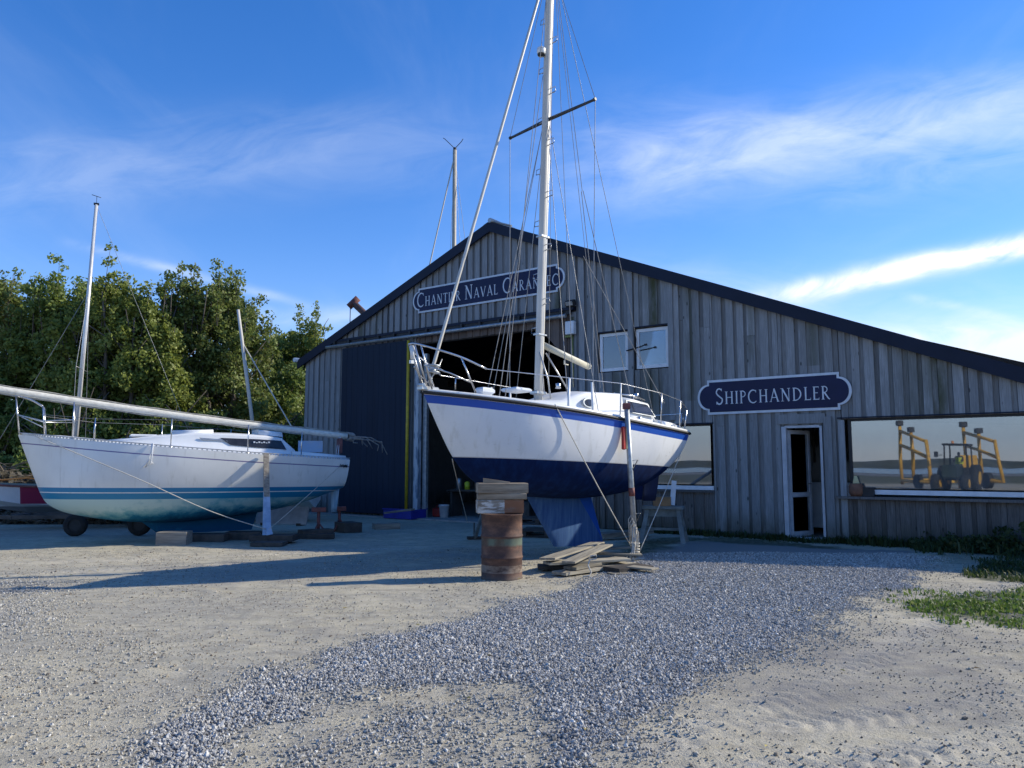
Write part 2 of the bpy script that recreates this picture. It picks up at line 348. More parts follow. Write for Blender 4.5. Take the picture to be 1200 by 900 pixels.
GRASS = [(wpoly([(1068, 716), (1120, 692), (1165, 690), (1300, 700), (1300, 738), (1190, 735), (1130, 728)]), .95), (wpoly([(1120, 668), (1190, 652), (1400, 655), (1400, 690), (1150, 680)]), .7), (wpoly([(985, 652), (1400, 640), (1400, 668), (1110, 662)]), .45), (wpoly([(700, 655), (735, 632), (800, 628), (900, 632), (985, 640), (1000, 646), (900, 640), (810, 634), (760, 650)]), .7)]
def soft(x, y, poly, w, seed):
    """softened, ragged polygon mask"""
    acc = 0; n = 10
    jx = (fbm(x, y, .5, seed)-.5)*w*3; jy = (fbm(x, y, .5, seed+9)-.5)*w*3
    for k in range(n):
        a = k*2.399; r = w*math.sqrt((k+.5)/n); acc = acc+inpoly(x+jx+r*math.cos(a), y+jy+r*math.sin(a), poly)
    return acc/n
def grav(x, y):
    g = soft(x, y, G1, .30, 3)**.8*(.9+.1*fbm(x, y, .3, 5))
    for p, d in SP: g = np.maximum(g, soft(x, y, p, .3, 11)*d*(.45+1.1*fbm(x, y, .6, 21)))
    return np.clip(g, 0, 1)
def axis(lo, hi, step, far, growth=1.22):
    a = list(np.arange(lo, hi, step)); s = step; q = a[-1]
    while q < far: s *= growth; q += s; a.append(q)
    s = step; q = a[0]; pre = []
    while q > -far: s *= growth; q -= s; pre.append(q)
    return np.array(pre[::-1]+a)
gx = axis(-9, 9, .04, 2500); gy = np.concatenate([np.arange(3.2, 3.7, .05), np.arange(3.7, 6.6, .022)]); gy_t = axis(6.6, 16, .05, 2500); gy = np.concatenate([[q for q in axis(3.2, 16, .05, 2500) if q < 3.19], gy, gy_t[gy_t >= 6.6]])
GX, GY = np.meshgrid(gx, gy); n_x, n_y = len(gx), len(gy)
near = np.clip((14-np.hypot(GX*.9, GY-9))/4, 0, 1)
gv = grav(GX, GY)
def tracks(x, y):
    """tyre tread prints crossing the dirt: two wheel bands of slanting bars"""
    h = np.zeros(x.shape); m = np.zeros(x.shape)
    for A_, B_2, wd in (((725, 892), (930, 800), .19), ((690, 930), (1210, 848), .20), ((820, 920), (1210, 885), .19), ((800, 858), (1210, 806), .19), ((0, 660), (560, 640), .2), ((0, 672), (560, 650), .2)):
        a_, b_2 = gpt(*A_), gpt(*B_2); x0, y0 = a_.x, a_.y; ang = math.degrees(math.atan2(b_2.y-y0, b_2.x-x0))
        a = math.radians(ang); d = -(x-x0)*math.sin(a)+(y-y0)*math.cos(a)+.12*np.sin((x-x0)*.8); t = (x-x0)*math.cos(a)+(y-y0)*math.sin(a)
        band = np.clip(1.15-np.abs(d)/wd, 0, 1)**.5*(np.abs(d) < wd)*np.clip((t+.2)*1.2, 0, 1)
        bars = np.sin((t+np.abs(d)*.8)*2*np.pi/.15)
        q = band*(.45+.55*(fbm(x, y, .7, 31) > .4)); h += q*(bars*.013-.010); m = np.maximum(m, q)
    return h, m
th, tm = tracks(GX, GY)
clods = np.clip(fbm(GX, GY, .16, 41, 3)-.58, 0, 1)*.03
GZ = near*((fbm(GX, GY, 2.2, 1)-.5)*.05+(fbm(GX, GY, .35, 2, 3)-.5)*.018+clods*(1-gv)+gv*.012+th*(1-gv))
GZ = np.minimum(GZ, .035)
vs = np.stack([GX.ravel(), GY.ravel(), GZ.ravel()], 1)
idx = np.arange(n_x*n_y).reshape(n_y, n_x); q = np.stack([idx[:-1, :-1], idx[:-1, 1:], idx[1:, 1:], idx[1:, :-1]], -1).reshape(-1, 4)
me = bpy.data.meshes.new('ground'); me.vertices.add(len(vs)); me.vertices.foreach_set('co', vs.ravel().astype(np.float32))
me.loops.add(q.size); me.loops.foreach_set('vertex_index', q.ravel().astype(np.int32)); me.polygons.add(len(q)); me.polygons.foreach_set('loop_start', (np.arange(len(q))*4).astype(np.int32)); me.polygons.foreach_set('loop_total', np.full(len(q), 4, np.int32)); me.update(calc_edges=True)
me.polygons.foreach_set('use_smooth', np.ones(len(q), bool))
gr = np.zeros(GX.shape)
for p, d in GRASS: gr = np.maximum(gr, soft(GX, GY, p, .25, 17)*d)
far_g = np.clip((np.hypot(GX, GY)-32)/18, 0, 1)
# greyer soil patches; the band left of the drum is boat shadow painted in
soil_and_shadow = np.zeros(GX.shape)
for p, d in ((wpoly([(790, 765), (930, 735), (1060, 742), (1150, 780), (1120, 835), (940, 842), (830, 815)]), .8), (wpoly([(1060, 735), (1130, 735), (1180, 760), (1100, 765)]), .9), (wpoly([(150, 668), (560, 640), (560, 668), (250, 688)]), .45), (wpoly([(320, 745), (420, 735), (410, 760), (330, 765)]), .5), (wpoly([(640, 730), (660, 860), (600, 840)]), .2)):
    soil_and_shadow = np.maximum(soil_and_shadow, soft(GX, GY, p, .4, 23)*d*(.4+.9*fbm(GX, GY, .5, 51)))
for nm, a in (('gravel', gv), ('grass', np.maximum(gr, far_g)), ('soil_and_shadow', np.clip(soil_and_shadow, 0, 1)), ('track', tm)):
    at = me.attributes.new(nm, 'FLOAT', 'POINT'); at.data.foreach_set('value', a.ravel().astype(np.float32))
mg, t, b = base_mat('packed_earth')
def attr(t, n_, typ='GEOMETRY'):
    a = t.nodes.new('ShaderNodeAttribute'); a.attribute_name = n_; a.attribute_type = typ; return a.outputs['Fac']
n1 = noise(t, .55, det=6, rough=.6); n2 = noise(t, 9, det=8, rough=.72); n3 = noise(t, 60, det=4, rough=.7); n4 = noise(t, 2.2, (1, 2.4, 1), det=5)
c = ramp(t, n1, [(.3, (.385, .335, .23)), (.5, (.52, .46, .325)), (.7, (.455, .405, .295))])
c = mixc(t, mrange(t, n4, .40, .62, 0, .8), c, (.32, .29, .225))
n5 = noise(t, .22, (1, 1.6, 1), det=7, rough=.6, dist=.5); c = mixc(t, mrange(t, n5, .46, .60, 0, .62), c, (.29, .27, .225))
c = mixc(t, mrange(t, n2, .38, .68, 0, .5), c, (.60, .55, .44))
c = mixc(t, mrange(t, n3, .55, .72, 0, .75), c, (.13, .11, .09))
c = mixc(t, mth(t, 'MULTIPLY', attr(t, 'track'), .25), c, (.62, .58, .50))
c = mixc(t, mth(t, 'MULTIPLY', attr(t, 'soil_and_shadow'), mrange(t, n2, .2, .7, .4, .9)), c, (.165, .16, .165))
c = mixc(t, mrange(t, attr(t, 'gravel'), .25, .85), c, (.25, .24, .225))
vo = t.nodes.new('ShaderNodeTexVoronoi'); vo.inputs['Scale'].default_value = 38; t.links.new(t.nodes.new('ShaderNodeTexCoord').outputs['Object'], vo.inputs['Vector'])
c = mixc(t, mth(t, 'MULTIPLY', mrange(t, attr(t, 'grass'), .15, .8), mrange(t, n2, .3, .6, .35, .95)), c, (.045, .06, .02))
t.links.new(c, b.inputs['Base Color']); b.inputs['Roughness'].default_value = .95; b.inputs['Specular IOR Level'].default_value = .2
hb = mth(t, 'ADD', mth(t, 'MULTIPLY', n2, .6), mth(t, 'MULTIPLY', n3, .8)); bump(t, b, hb, .9, .02)
me.materials.append(mg); go = bpy.data.objects.new('ground', me); COL.objects.link(go); tag(go, kind='structure')
def gz(x, y):
    x = np.asarray(x, float); y = np.asarray(y, float); i = np.clip(np.searchsorted(gx, x)-1, 0, n_x-2); j = np.clip(np.searchsorted(gy, y)-1, 0, n_y-2)
    fx = (x-gx[i])/(gx[i+1]-gx[i]); fy = (y-gy[j])/(gy[j+1]-gy[j])
    return (GZ[j, i]*(1-fx)+GZ[j, i+1]*fx)*(1-fy)+(GZ[j+1, i]*(1-fx)+GZ[j+1, i+1]*fx)*fy
# ---- loose crushed stone: one countless scatter of small rocks
def scatter(name, pts, scl, tone, matl, label, dust=None):
    me = bpy.data.meshes.new(name); me.vertices.add(len(pts)); me.vertices.foreach_set('co', pts.ravel().astype(np.float32))
    for nm, a in (('scl', scl), ('tone', tone), ('dust', np.zeros(len(pts)) if dust is None else dust)):
        at = me.attributes.new(nm, 'FLOAT', 'POINT'); at.data.foreach_set('value', a.astype(np.float32))
    me.update(); o = bpy.data.objects.new(name, me); COL.objects.link(o)
    ng = bpy.data.node_groups.new(name+'_nodes', 'GeometryNodeTree'); ng.interface.new_socket('Geometry', in_out='INPUT', socket_type='NodeSocketGeometry'); ng.interface.new_socket('Geometry', in_out='OUTPUT', socket_type='NodeSocketGeometry')
    N = ng.nodes.new; L_ = ng.links.new; gi = N('NodeGroupInput'); gor = N('NodeGroupOutput')
    ico = N('GeometryNodeMeshIcoSphere'); ico.inputs['Radius'].default_value = .5; ico.inputs['Subdivisions'].default_value = 2
    sp = N('GeometryNodeSetPosition'); vn = N('ShaderNodeTexNoise'); vn.inputs['Scale'].default_value = 1.9; vn.inputs['Detail'].default_value = 1
    vm = N('ShaderNodeVectorMath'); vm.operation = 'SUBTRACT'; vm.inputs[1].default_value = (.5, .5, .5); L_(vn.outputs['Color'], vm.inputs[0])
    v2 = N('ShaderNodeVectorMath'); v2.operation = 'SCALE'; v2.inputs['Scale'].default_value = 1.0; L_(vm.outputs[0], v2.inputs[0]); L_(ico.outputs[0], sp.inputs[0]); L_(v2.outputs[0], sp.inputs['Offset'])
    ss = N('GeometryNodeSetShadeSmooth'); ss.inputs['Shade Smooth'].default_value = False; L_(sp.outputs[0], ss.inputs[0])
    sm = N('GeometryNodeSetMaterial'); sm.inputs['Material'].default_value = matl; L_(ss.outputs[0], sm.inputs[0])
    iop = N('GeometryNodeInstanceOnPoints'); L_(gi.outputs[0], iop.inputs['Points']); L_(sm.outputs[0], iop.inputs['Instance'])
    rr = N('FunctionNodeRandomValue'); rr.data_type = 'FLOAT_VECTOR'; rr.inputs[0].default_value = (0, 0, 0); rr.inputs[1].default_value = (6.28, 6.28, 6.28); L_(rr.outputs[0], iop.inputs['Rotation'])
    na = N('GeometryNodeInputNamedAttribute'); na.data_type = 'FLOAT'; na.inputs['Name'].default_value = 'scl'
    rs = N('FunctionNodeRandomValue'); rs.data_type = 'FLOAT_VECTOR'; rs.inputs[0].default_value = (.7, .55, .5); rs.inputs[1].default_value = (1.4, 1.05, .95); rs.inputs['Seed'].default_value = 5
    v3 = N('ShaderNodeVectorMath'); v3.operation = 'SCALE'; L_(rs.outputs[0], v3.inputs[0]); L_(na.outputs[0], v3.inputs['Scale']); L_(v3.outputs[0], iop.inputs['Scale'])
    L_(iop.outputs[0], gor.inputs[0]); md = o.modifiers.new('scatter', 'NODES'); md.node_group = ng
    me.materials.append(matl); return tag(o, label, 'gravel' if 'stone' in label else 'soil', kind='stuff')
ms, t, b = base_mat('crushed_granite')
tone = attr(t, 'tone', 'INSTANCER'); c = ramp(t, tone, [(0, (.17, .162, .15)), (.35, (.33, .315, .29)), (.7, (.50, .48, .44)), (1, (.74, .71, .65))])
c = mixc(t, mrange(t, noise(t, 3, det=3), .4, .65, 0, .35), c, (.36, .35, .33)); c = mixc(t, attr(t, 'dust', 'INSTANCER'), c, (.44, .405, .32))
t.links.new(c, b.inputs['Base Color']); b.inputs['Roughness'].default_value = .75; b.inputs['Specular IOR Level'].default_value = .4
Nc = 800000; px_ = rng.uniform(-9.5, 7.5, Nc); py_ = 3.4+10.2*rng.random(Nc)**1.15
g = grav(px_, py_); keep = rng.random(Nc) < np.where(g > .6, 1.0, g*.75)*np.where(py_ < 9, .92, .7)+.006
keep &= ~((g < .05) & (py_ > 9.5)); keep &= (np.abs(px_) < py_*.72+.4)
px_, py_, g = px_[keep], py_[keep], g[keep]
s_ = (.010+.013*rng.random(len(px_))**1.5)*np.where(rng.random(len(px_)) < .08, 1.6, 1)*(.8+.3*g)
z_ = gz(px_, py_)+s_*.2+rng.random(len(px_))*.008*g
scatter('gravel', np.stack([px_, py_, z_], 1), s_, np.clip(rng.normal(.45, .26, len(px_)), 0, 1), ms, 'loose blue grey crushed stone spread over the yard', np.clip((.75-g)*1.3, 0, .8)*rng.random(len(g))**.5)
mc, t, b = base_mat('earth_crumbs'); tone = attr(t, 'tone', 'INSTANCER'); c = ramp(t, tone, [(0, (.12, .10, .08)), (.5, (.32, .27, .20)), (1, (.5, .45, .36))]); t.links.new(c, b.inputs['Base Color']); b.inputs['Roughness'].default_value = .95
Nc = 60000; px_ = rng.uniform(-9, 8, Nc); py_ = 3.5+11*rng.random(Nc)**1.4; k = (grav(px_, py_) < .5) & (fbm(px_, py_, .7, 61)+rng.random(Nc)*.35 > .62) & (np.abs(px_) < py_*.72+.4)
px_, py_ = px_[k], py_[k]; s_ = rng.uniform(.006, .017, len(px_))*np.where(rng.random(len(px_)) < .05, 1.9, 1)
scatter('earth_crumbs', np.stack([px_, py_, gz(px_, py_)+s_*.15], 1), s_, rng.random(len(px_)), mc, 'crumbs of dry beige soil lying on the packed yard')

# ------------------------------------------------------------------ sea, beach and far shore behind the viewer (they show in the window panes)
sea_dir = Vector((-.78, -.626)).normalized(); perp = Vector((-sea_dir.y, sea_dir.x))
def band(name, d0, d1, z, mat_, wdt=2200):
    m = MB(); ps = []
    for d_, s__ in ((d0, -wdt), (d0, wdt), (d1, wdt), (d1, -wdt)): p = sea_dir*d_+perp*s__; ps.append((p.x, p.y, z))
    m.add(ps, [(0, 1, 2, 3)]); return tag(m.build(name, mat_), kind='structure')
m_, t, b = base_mat('wet_sand'); c = ramp(t, noise(t, .08, det=6), [(.35, (.16, .145, .12)), (.65, (.34, .31, .25))]); t.links.new(c, b.inputs['Base Color']); b.inputs['Roughness'].default_value = .6
band('beach', 88, 420, .05, m_)
m_, t, b = base_mat('sea_water'); b.inputs['Base Color'].default_value = (.05, .08, .10, 1); b.inputs['Roughness'].default_value = .12; bump(t, b, noise(t, .8, (1, 3, 1), det=4), .6, .3)
band('sea', 120, 400, .12, m_)
hm, t, b = base_mat('far_shore'); c = ramp(t, noise(t, .05, det=6), [(.35, (.035, .045, .03)), (.65, (.10, .105, .07))]); t.links.new(c, b.inputs['Base Color']); b.inputs['Roughness'].default_value = .95
m = MB(); rows = []
for i, s__ in enumerate(np.linspace(-900, 900, 600)):
    p = sea_dir*430+perp*s__; h_ = 1+3.2*float(fbm(np.array([s__]), np.array([0.]), 160, 71)[0])+1.4*float(fbm(np.array([s__]), np.array([3.]), 24, 5)[0])
    back = sea_dir*70
    rows.append([(p.x, p.y, .1), (p.x+back.x*.2, p.y+back.y*.2, h_*.8), (p.x+back.x*.6, p.y+back.y*.6, h_), (p.x+back.x*2, p.y+back.y*2, .1)])
m.loft(rows, closed=False, caps=False); tag(m.build('hills', hm), kind='structure')

# ------------------------------------------------------------------ the boatyard barn
BARN = empty('boatyard_barn', (5.7416, 16.2992, 0), (0, 0, R(-36)), 'long grey timber clad barn with asymmetric gable and open hall doorway', 'barn')
UL, UR, UP = -15.55, 7.3, -7.74
def roof(u): return 8.24-.4*abs(u-UP) if u < UP else 8.24-.413*(u-UP)
def fac(u, n, v): # facade metres (n = how far out towards the yard) to world
    a = R(-36); return Vector((5.7416+u*math.cos(a)+n*math.sin(a), 16.2992+u*math.sin(a)-n*math.cos(a), v))
OPEN = [(-4.42, -3.58, 3.80, 4.80), (-3.42, -2.52, 3.80, 4.82), (-4.6, -1.52, .98, 2.46), (-.02, .82, 0, 2.37), (1.2, 7.0, .88, 2.47)]
def hall_top(u): return 5.1 if u < -6.15 else 5.1-(u+6.15)*1.1
def spans(ua, ub, dark=None):
    """vertical runs of board left between the openings, as (v0a, v0b, v1a, v1b)"""
    um = (ua+ub)/2; cuts = []
    for a, b_, v0, v1 in OPEN:
        if ub > a+.02 and ua < b_-.02: cuts.append((v0, v0, v1, v1))
    if ub > -10.55 and ua < -5.25: cuts.append((0, 0, hall_top(ua), hall_top(ub)))
    cuts.sort(); out = []; cur = (.02, .02)
    for c0a, c0b, c1a, c1b in cuts:
        if c0a > cur[0]+.05: out.append((*cur, c0a, c0b))
        cur = (c1a, c1b)
    ta, tb = roof(ua)-.06, roof(ub)-.06
    if ta > cur[0]+.03 or tb > cur[1]+.03: out.append((*cur, ta, tb))
    return out
# break long boards: above/below the door track (5.45) and at the shop lintel line
def clad(ua, ub, y0, y1, front):
    for v0a, v0b, v1a, v1b in spans(ua, ub):
        segs = [(v0a, v0b, v1a, v1b)]
        if ua > -15 and ub < -5.0 and v1a > 5.6 and v0a < 5.5: segs = [(v0a, v0b, 5.42, 5.42), (5.56, 5.56, v1a, v1b)] if ua > -14.3 else segs
        if len(segs) == 1 and v1a-v0a > 2.6 and rng.random() < .22:
            vj = rng.uniform(v0a+.8, v1a-.8); segs = [(v0a, v0b, vj-.003, vj-.003), (vj+.003, vj+.003, v1a, v1b)]
        for k, (a0, b0, a1, b1) in enumerate(segs):
            if a1-a0 < .05: continue
            j = rng.uniform(-.008, .008); e = .004
            low = a1 < 1.1
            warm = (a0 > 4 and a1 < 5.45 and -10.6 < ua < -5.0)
            m = MB(); tilt = rng.uniform(-.004, .004)
            d = .012 if (front and a0 > 5.5 and ua < -5) else 0
            m.prism([(ua+e, a0), (ub-e, b0), (ub-e+tilt, b1), (ua+e+tilt, a1)], y0+j-d, y1+j-d)
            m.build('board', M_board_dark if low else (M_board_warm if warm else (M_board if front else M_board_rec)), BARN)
bps = []; u = UL
while u < UR:
    w1 = rng.uniform(.150, .20); g1 = rng.uniform(.065, .10)
    bps.append((u, min(u+w1, UR), 1)); bps.append((u+w1, min(u+w1+g1, UR), 0)); u += w1+g1
edges = sorted([UP, -10.55, -5.25, -6.15]+[x for o_ in OPEN for x in o_[:2]])
for a, b_, fr_ in bps:
    if a >= UR-.02: continue
    # snap cladding to opening edges
    cur = a
    for e_ in edges+[b_]:
        if e_ <= cur+.001 or e_ > b_+.001: continue
        e2 = min(e_, b_)
        if e2-cur > .03:
            if fr_: clad(cur, e2, -.062, -.036, True)
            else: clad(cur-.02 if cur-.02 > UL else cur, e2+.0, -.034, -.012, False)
        cur = e2
# the 300 largest boards stay single; slivers and the boards furthest to the right are one joined part
bl = [o for o in BARN.children if o.name.startswith('board')]
def bsize(o): xs = [v.co.x for v in o.data.vertices]; zs = [v.co.z for v in o.data.vertices]; return (max(xs)-min(xs))*(max(zs)-min(zs))*(.01 if min(xs) > 4.7 else 1)
bl.sort(key=bsize); jm = MB(); jmats = []
for o in bl[:max(0, len(bl)-290)]:
    mt0 = o.data.materials[0]
    if mt0 not in jmats: jmats.append(mt0)
    jm.add([tuple(v.co) for v in o.data.vertices], [tuple(p.vertices) for p in o.data.polygons], mi=jmats.index(mt0)); bpy.data.objects.remove(o)
if jm.v: jo = jm.build('small_boards', jmats, BARN); jo['kind'] = 'stuff'
# structural wall behind the boards
wm = MB(); cols_ = sorted(set([UL, UR, UP]+edges))
for a, b_ in zip(cols_[:-1], cols_[1:]):
    for v0a, v0b, v1a, v1b in spans(a, b_): wm.prism([(a, v0a-.02), (b_, v0b-.02), (b_, v1b), (a, v1a)], -.009, .10)
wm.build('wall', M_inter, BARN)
D = 22
m = MB(); m.box((UL+.06, D/2+.1, 2.5), (.12, D-.2, 5.0)); m.build('wall', M_board, BARN)
m = MB(); m.box((UR-.06, D/2+.1, 1.0), (.12, D-.2, 2.0)); m.build('wall', M_board, BARN)
m = MB(); m.prism([(UL, 0), (UR, 0), (UR, roof(UR)-.1), (UP, roof(UP)-.1), (UL, roof(UL)-.1)], D-.12, D); m.build('wall', M_inter, BARN)
# roof slopes
ov = .22
for sgn, ue in ((-1, UL-.28), (1, UR+.25)):
    m = MB(); v_e, v_p = roof(ue), roof(UP)
    m.prism([(ue, v_e-.12), (UP, v_p-.12), (UP, v_p-.02), (ue, v_e-.02)] if sgn < 0 else [(UP+.001, v_p-.12), (ue, v_e-.12), (ue, v_e-.02), (UP+.001, v_p-.02)], -.14, D+.2)
    m.build('roof', M_navy, BARN)
    m = MB(); m.prism([(ue, v_e-.27), (UP, v_p-.27), (UP, v_p+.015), (ue, v_e+.015)] if sgn < 0 else [(UP, v_p-.27), (ue, v_e-.27), (ue, v_e+.015), (UP, v_p+.015)], -.20, -.143)
    m.build('barge_board', M_navy, BARN)
m = MB(); m.tube([(UP-.25, -.1, 8.20), (UP, -.1, 8.295), (UP+.7, -.1, 8.02)], .03, 6); m.tube([(UP+.05, -.24, 8.27), (UP+.05, D, 8.27)], .07, 6); m.build('ridge_cap', M_galv, BARN)
m = MB(); m.tube([(UL-.3, -.30, 5.03), (UL-.3, D, 5.03)], .075, 10); m.build('gutter', M_white, BARN)
# header flashing, door track, hangers
m = MB(); m.box((-9.72, -.10, 5.50), (9.3, .13, .075)); m.build('flashing', M_navy, BARN)
m = MB(); m.box((-9.6, -.125, 5.41), (8.9, .03, .10)); 
for k in range(14): m.box((-14+k*.66, -.16, 5.40), (.07, .10, .16))
m.build('track_bracket', M_black, BARN)
m = MB(); m.tube([(-14.35, -.22, 5.315), (-5.25, -.22, 5.315)], .052, 8); m.build('door_track', M_galv, BARN)
# sliding hall door, ribbed sheet on a frame
dd = MB(); u = -13.62
dd.box((-12.19, -.165, 2.66), (2.86, .03, 5.12)); dmain = dd.build('hall_door', M_door, BARN)
u = -13.62
while u < -10.85:
    m = MB(); wd = .235; m.box((u+wd/2, -.187, 2.66), (wd-.002, .014, 5.10)); m.build('door_panel', M_door, dmain); u += .2383
m = MB(); m.tube([(-10.72, -.215, .02), (-10.72, -.215, 5.2)], .045, 8); m.build('edge_strip', M_yellow, dmain)
m = MB(); m.box((-10.46, -.05, 2.35), (.16, .14, 4.7)); jb = m.build('door_jamb', pm('chipped_jamb_paint', (.42, .45, .48), (.16, .2, .25), .6, scale=2.5, stretch=(3, 3, .8), lo=.42, hi=.5), BARN)
m = MB(); m.box((-10.28, .10, 2.4), (.14, .1, 4.8)); m.build('door_jamb', M_galv, BARN)
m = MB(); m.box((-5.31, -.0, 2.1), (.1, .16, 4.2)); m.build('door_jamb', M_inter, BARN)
# hall inside: slab, partition, roof sheets with light strips, trusses
m = MB(); m.box((-10.3, 8.0, .012), (10.3, 16.6, .05)); m.build('floor', M_conc, BARN)
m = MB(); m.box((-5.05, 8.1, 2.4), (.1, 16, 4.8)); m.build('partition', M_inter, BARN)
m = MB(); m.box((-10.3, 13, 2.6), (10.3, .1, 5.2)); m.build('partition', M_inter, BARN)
lm, t, b = base_mat('translucent_roof_sheet'); b.inputs['Base Color'].default_value = (.5, .5, .42, 1); b.inputs['Roughness'].default_value = .7; b.inputs['Transmission Weight'].default_value = 0
for k in range(7):
    m = MB(); a = -9+.55*k; m.box((-5.9-.18*k*0, 2.2+k*.33, 5.38-.0*k), (1.3, .06, .012), Matrix.Rotation(R(22), 3, 'Y')); m.build('roof_light', lm, BARN)
for k in range(3):
    m = MB(); m.prism([(-15.4, 4.9), (UP, 7.75), (-5.1, 6.75), (-5.1, 6.55), (UP, 7.5), (-15.4, 4.7)], 3+k*4, 3.15+k*4); m.build('rafter', M_timber_d, BARN)
# ---- upper windows
def win(u0, u1, v0, v1, fr, matf, gm, y=.02, mull=(), name='window'):
    f = MB(); f.box(((u0+u1)/2, y, v0+fr/2), (u1-u0, .06, fr)); f.box(((u0+u1)/2, y, v1-fr/2), (u1-u0, .06, fr)); f.box((u0+fr/2, y, (v0+v1)/2), (fr, .058, v1-v0-2*fr)); f.box((u1-fr/2, y, (v0+v1)/2), (fr, .058, v1-v0-2*fr))
    for x in mull: f.box((x, y, (v0+v1)/2), (fr, .058, v1-v0-2*fr))
    o = f.build(name, matf, BARN)
    xs = [u0+fr/2]+list(mull)+[u1-fr/2]
    for a, b_ in zip(xs[:-1], xs[1:]):
        p = MB(); p.box(((a+b_)/2, y, (v0+v1)/2), (b_-a-fr*.96, .012, v1-v0-fr*1.96)); p.build('pane', gm, o)
    return o
win(-4.39, -3.61, 3.83, 4.77, .075, M_white, M_glassu); win(-3.39, -2.55, 3.83, 4.79, .075, M_white, M_glassu)
m = MB(); m.box((-3.5, -.085, 4.50), (.13, .05, 3.90)); m.build('post', M_board, BARN)
m = MB(); m.box((-2.46, -.085, 4.22), (.13, .05, 3.30)); m.build('post', M_board, BARN)
for a, b_, v in ((-4.42, -3.58, 4.80), (-3.42, -2.52, 4.83), (-4.6, -1.5, 2.475), (1.12, 7.1, 2.49)):
    m = MB(); m.box(((a+b_)/2, -.078, v), (b_-a, .035, .025)); m.build('drip_strip', M_navy, BARN)
# latch arm sticking out of the second window
m = MB(); m.tube([(-3.6, -.12, 4.28), (-3.2, -.2, 4.33), (-3.02, -.24, 4.37)], .016, 6); m.box((-3.03, -.235, 4.36), (.05, .05, .05)); m.build('camera_bracket', M_black, BARN)
# ---- shop windows
def shopwin(u0, u1, v0, v1, mull):
    f = MB(); f.box(((u0+u1)/2, .0, v0+.045), (u1-u0, .07, .09)); o = f.build('window', M_white, BARN)
    f = MB(); f.box((u0+.03, .01, (v0+v1)/2+.045), (.06, .05, v1-v0-.09)); f.box(((u0+u1)/2, .01, v1-.02), (u1-u0-.13, .05, .04)); f.build('frame', M_black, o)
    p = MB(); p.box(((u0+u1)/2, .01, (v0+v1)/2+.05), (u1-u0-.12, .012, v1-v0-.14)); p.build('pane', M_glass, o)
    return o
shopwin(1.30, 6.98, .97, 2.46, ()); shopwin(-4.58, -1.54, .99, 2.46, ())
m = MB(); m.box((4.05, -.10, .90), (6.0, .20, .05)); m.build('sill', M_board_dark, BARN)
m = MB(); m.box((-3.06, -.07, .955), (3.1, .12, .04)); m.build('sill', M_board_dark, BARN)
m = MB(); m.box((1.19, -.08, 1.25), (.12, .04, 2.4)); m.build('post', M_board, BARN)
m = MB(); m.box((.93, -.095, 1.28), (.16, .05, 2.5)); m.build('post', M_board, BARN)
m = MB(); m.box((.40, -.085, 2.50), (.98, .04, .20)); 
m.build('lintel', M_board, BARN)
# ---- shop door: frame, glazed leaf ajar inwards, step
fo = MB(); fo.box((.04, -.03, 1.2), (.09, .12, 2.3)); fo.box((.785, -.02, 1.2), (.05, .10, 2.3)); fo.box((.41, -.03, .045), (.83, .13, .05)); fo.box((.41, -.02, 2.34), (.70, .1, .05)); df = fo.build('door_frame', M_frame, BARN)
ang = R(66); ca, sa = math.cos(ang), math.sin(ang); lw = .66
def leafp(a, z): return (.09+a*ca, .03+a*sa, z)
lf = MB()
rotm = Matrix.Rotation(ang, 3, 'Z')
for a, z, sx, sz in ((.03, 1.18, .06, 2.2), (lw-.03, 1.18, .06, 2.2), (lw/2, .11, lw-.13, .10), (lw/2, .92, lw-.13, .09), (lw/2, 2.24, lw-.13, .08)): lf.box(leafp(a, z), (sx, .045, sz), rotm)
dl = lf.build('door', M_frame, BARN)
for z, h in ((.515, .70), (1.585, 1.22)):
    p = MB(); p.box(leafp(lw/2, z), (lw-.14, .01, h), rotm); p.build('pane', M_glassd, dl)
p = MB(); p.tube([leafp(lw-.04, 1.15), (leafp(lw-.04, 1.15)[0]+.05, leafp(lw-.04, 1.15)[1]-.05, 1.15), (leafp(lw-.14, 1.15)[0]+.05, leafp(lw-.14, 1.15)[1]-.05, 1.15)], .012, 6); p.build('handle', M_steel, dl)
# shop inside: floor, back wall with counter, sloping stair underside, ceiling
m = MB(); m.box((1.2, 2.5, .012), (11.9, 4.8, .04)); m.build('floor', M_conc, BARN)
m = MB(); m.box((1.2, 5.0, 1.3), (11.9, .1, 2.6)); m.build('partition', M_intwhite, BARN)
m = MB(); m.box((1.2, 2.5, 2.62), (11.9, 4.8, .05)); m.build('ceiling', M_intwhite, BARN)
m = MB(); m.box((.25, 1.5, .66), (1.5, .08, 1.0)); m.build('counter', M_white, BARN)
m = MB(); m.prism([(-.6, 1.2), (.9, 1.2), (.9, 1.6), (-.6, 2.35)], 1.9, 1.97); m.build('stair_underside', M_intwhite, BARN)
for k in range(5):
    m = MB(); m.box((-.3+k*.22, 1.86, 2.05), (.045, .03, .9)); m.build('baluster', M_timber_d, BARN)
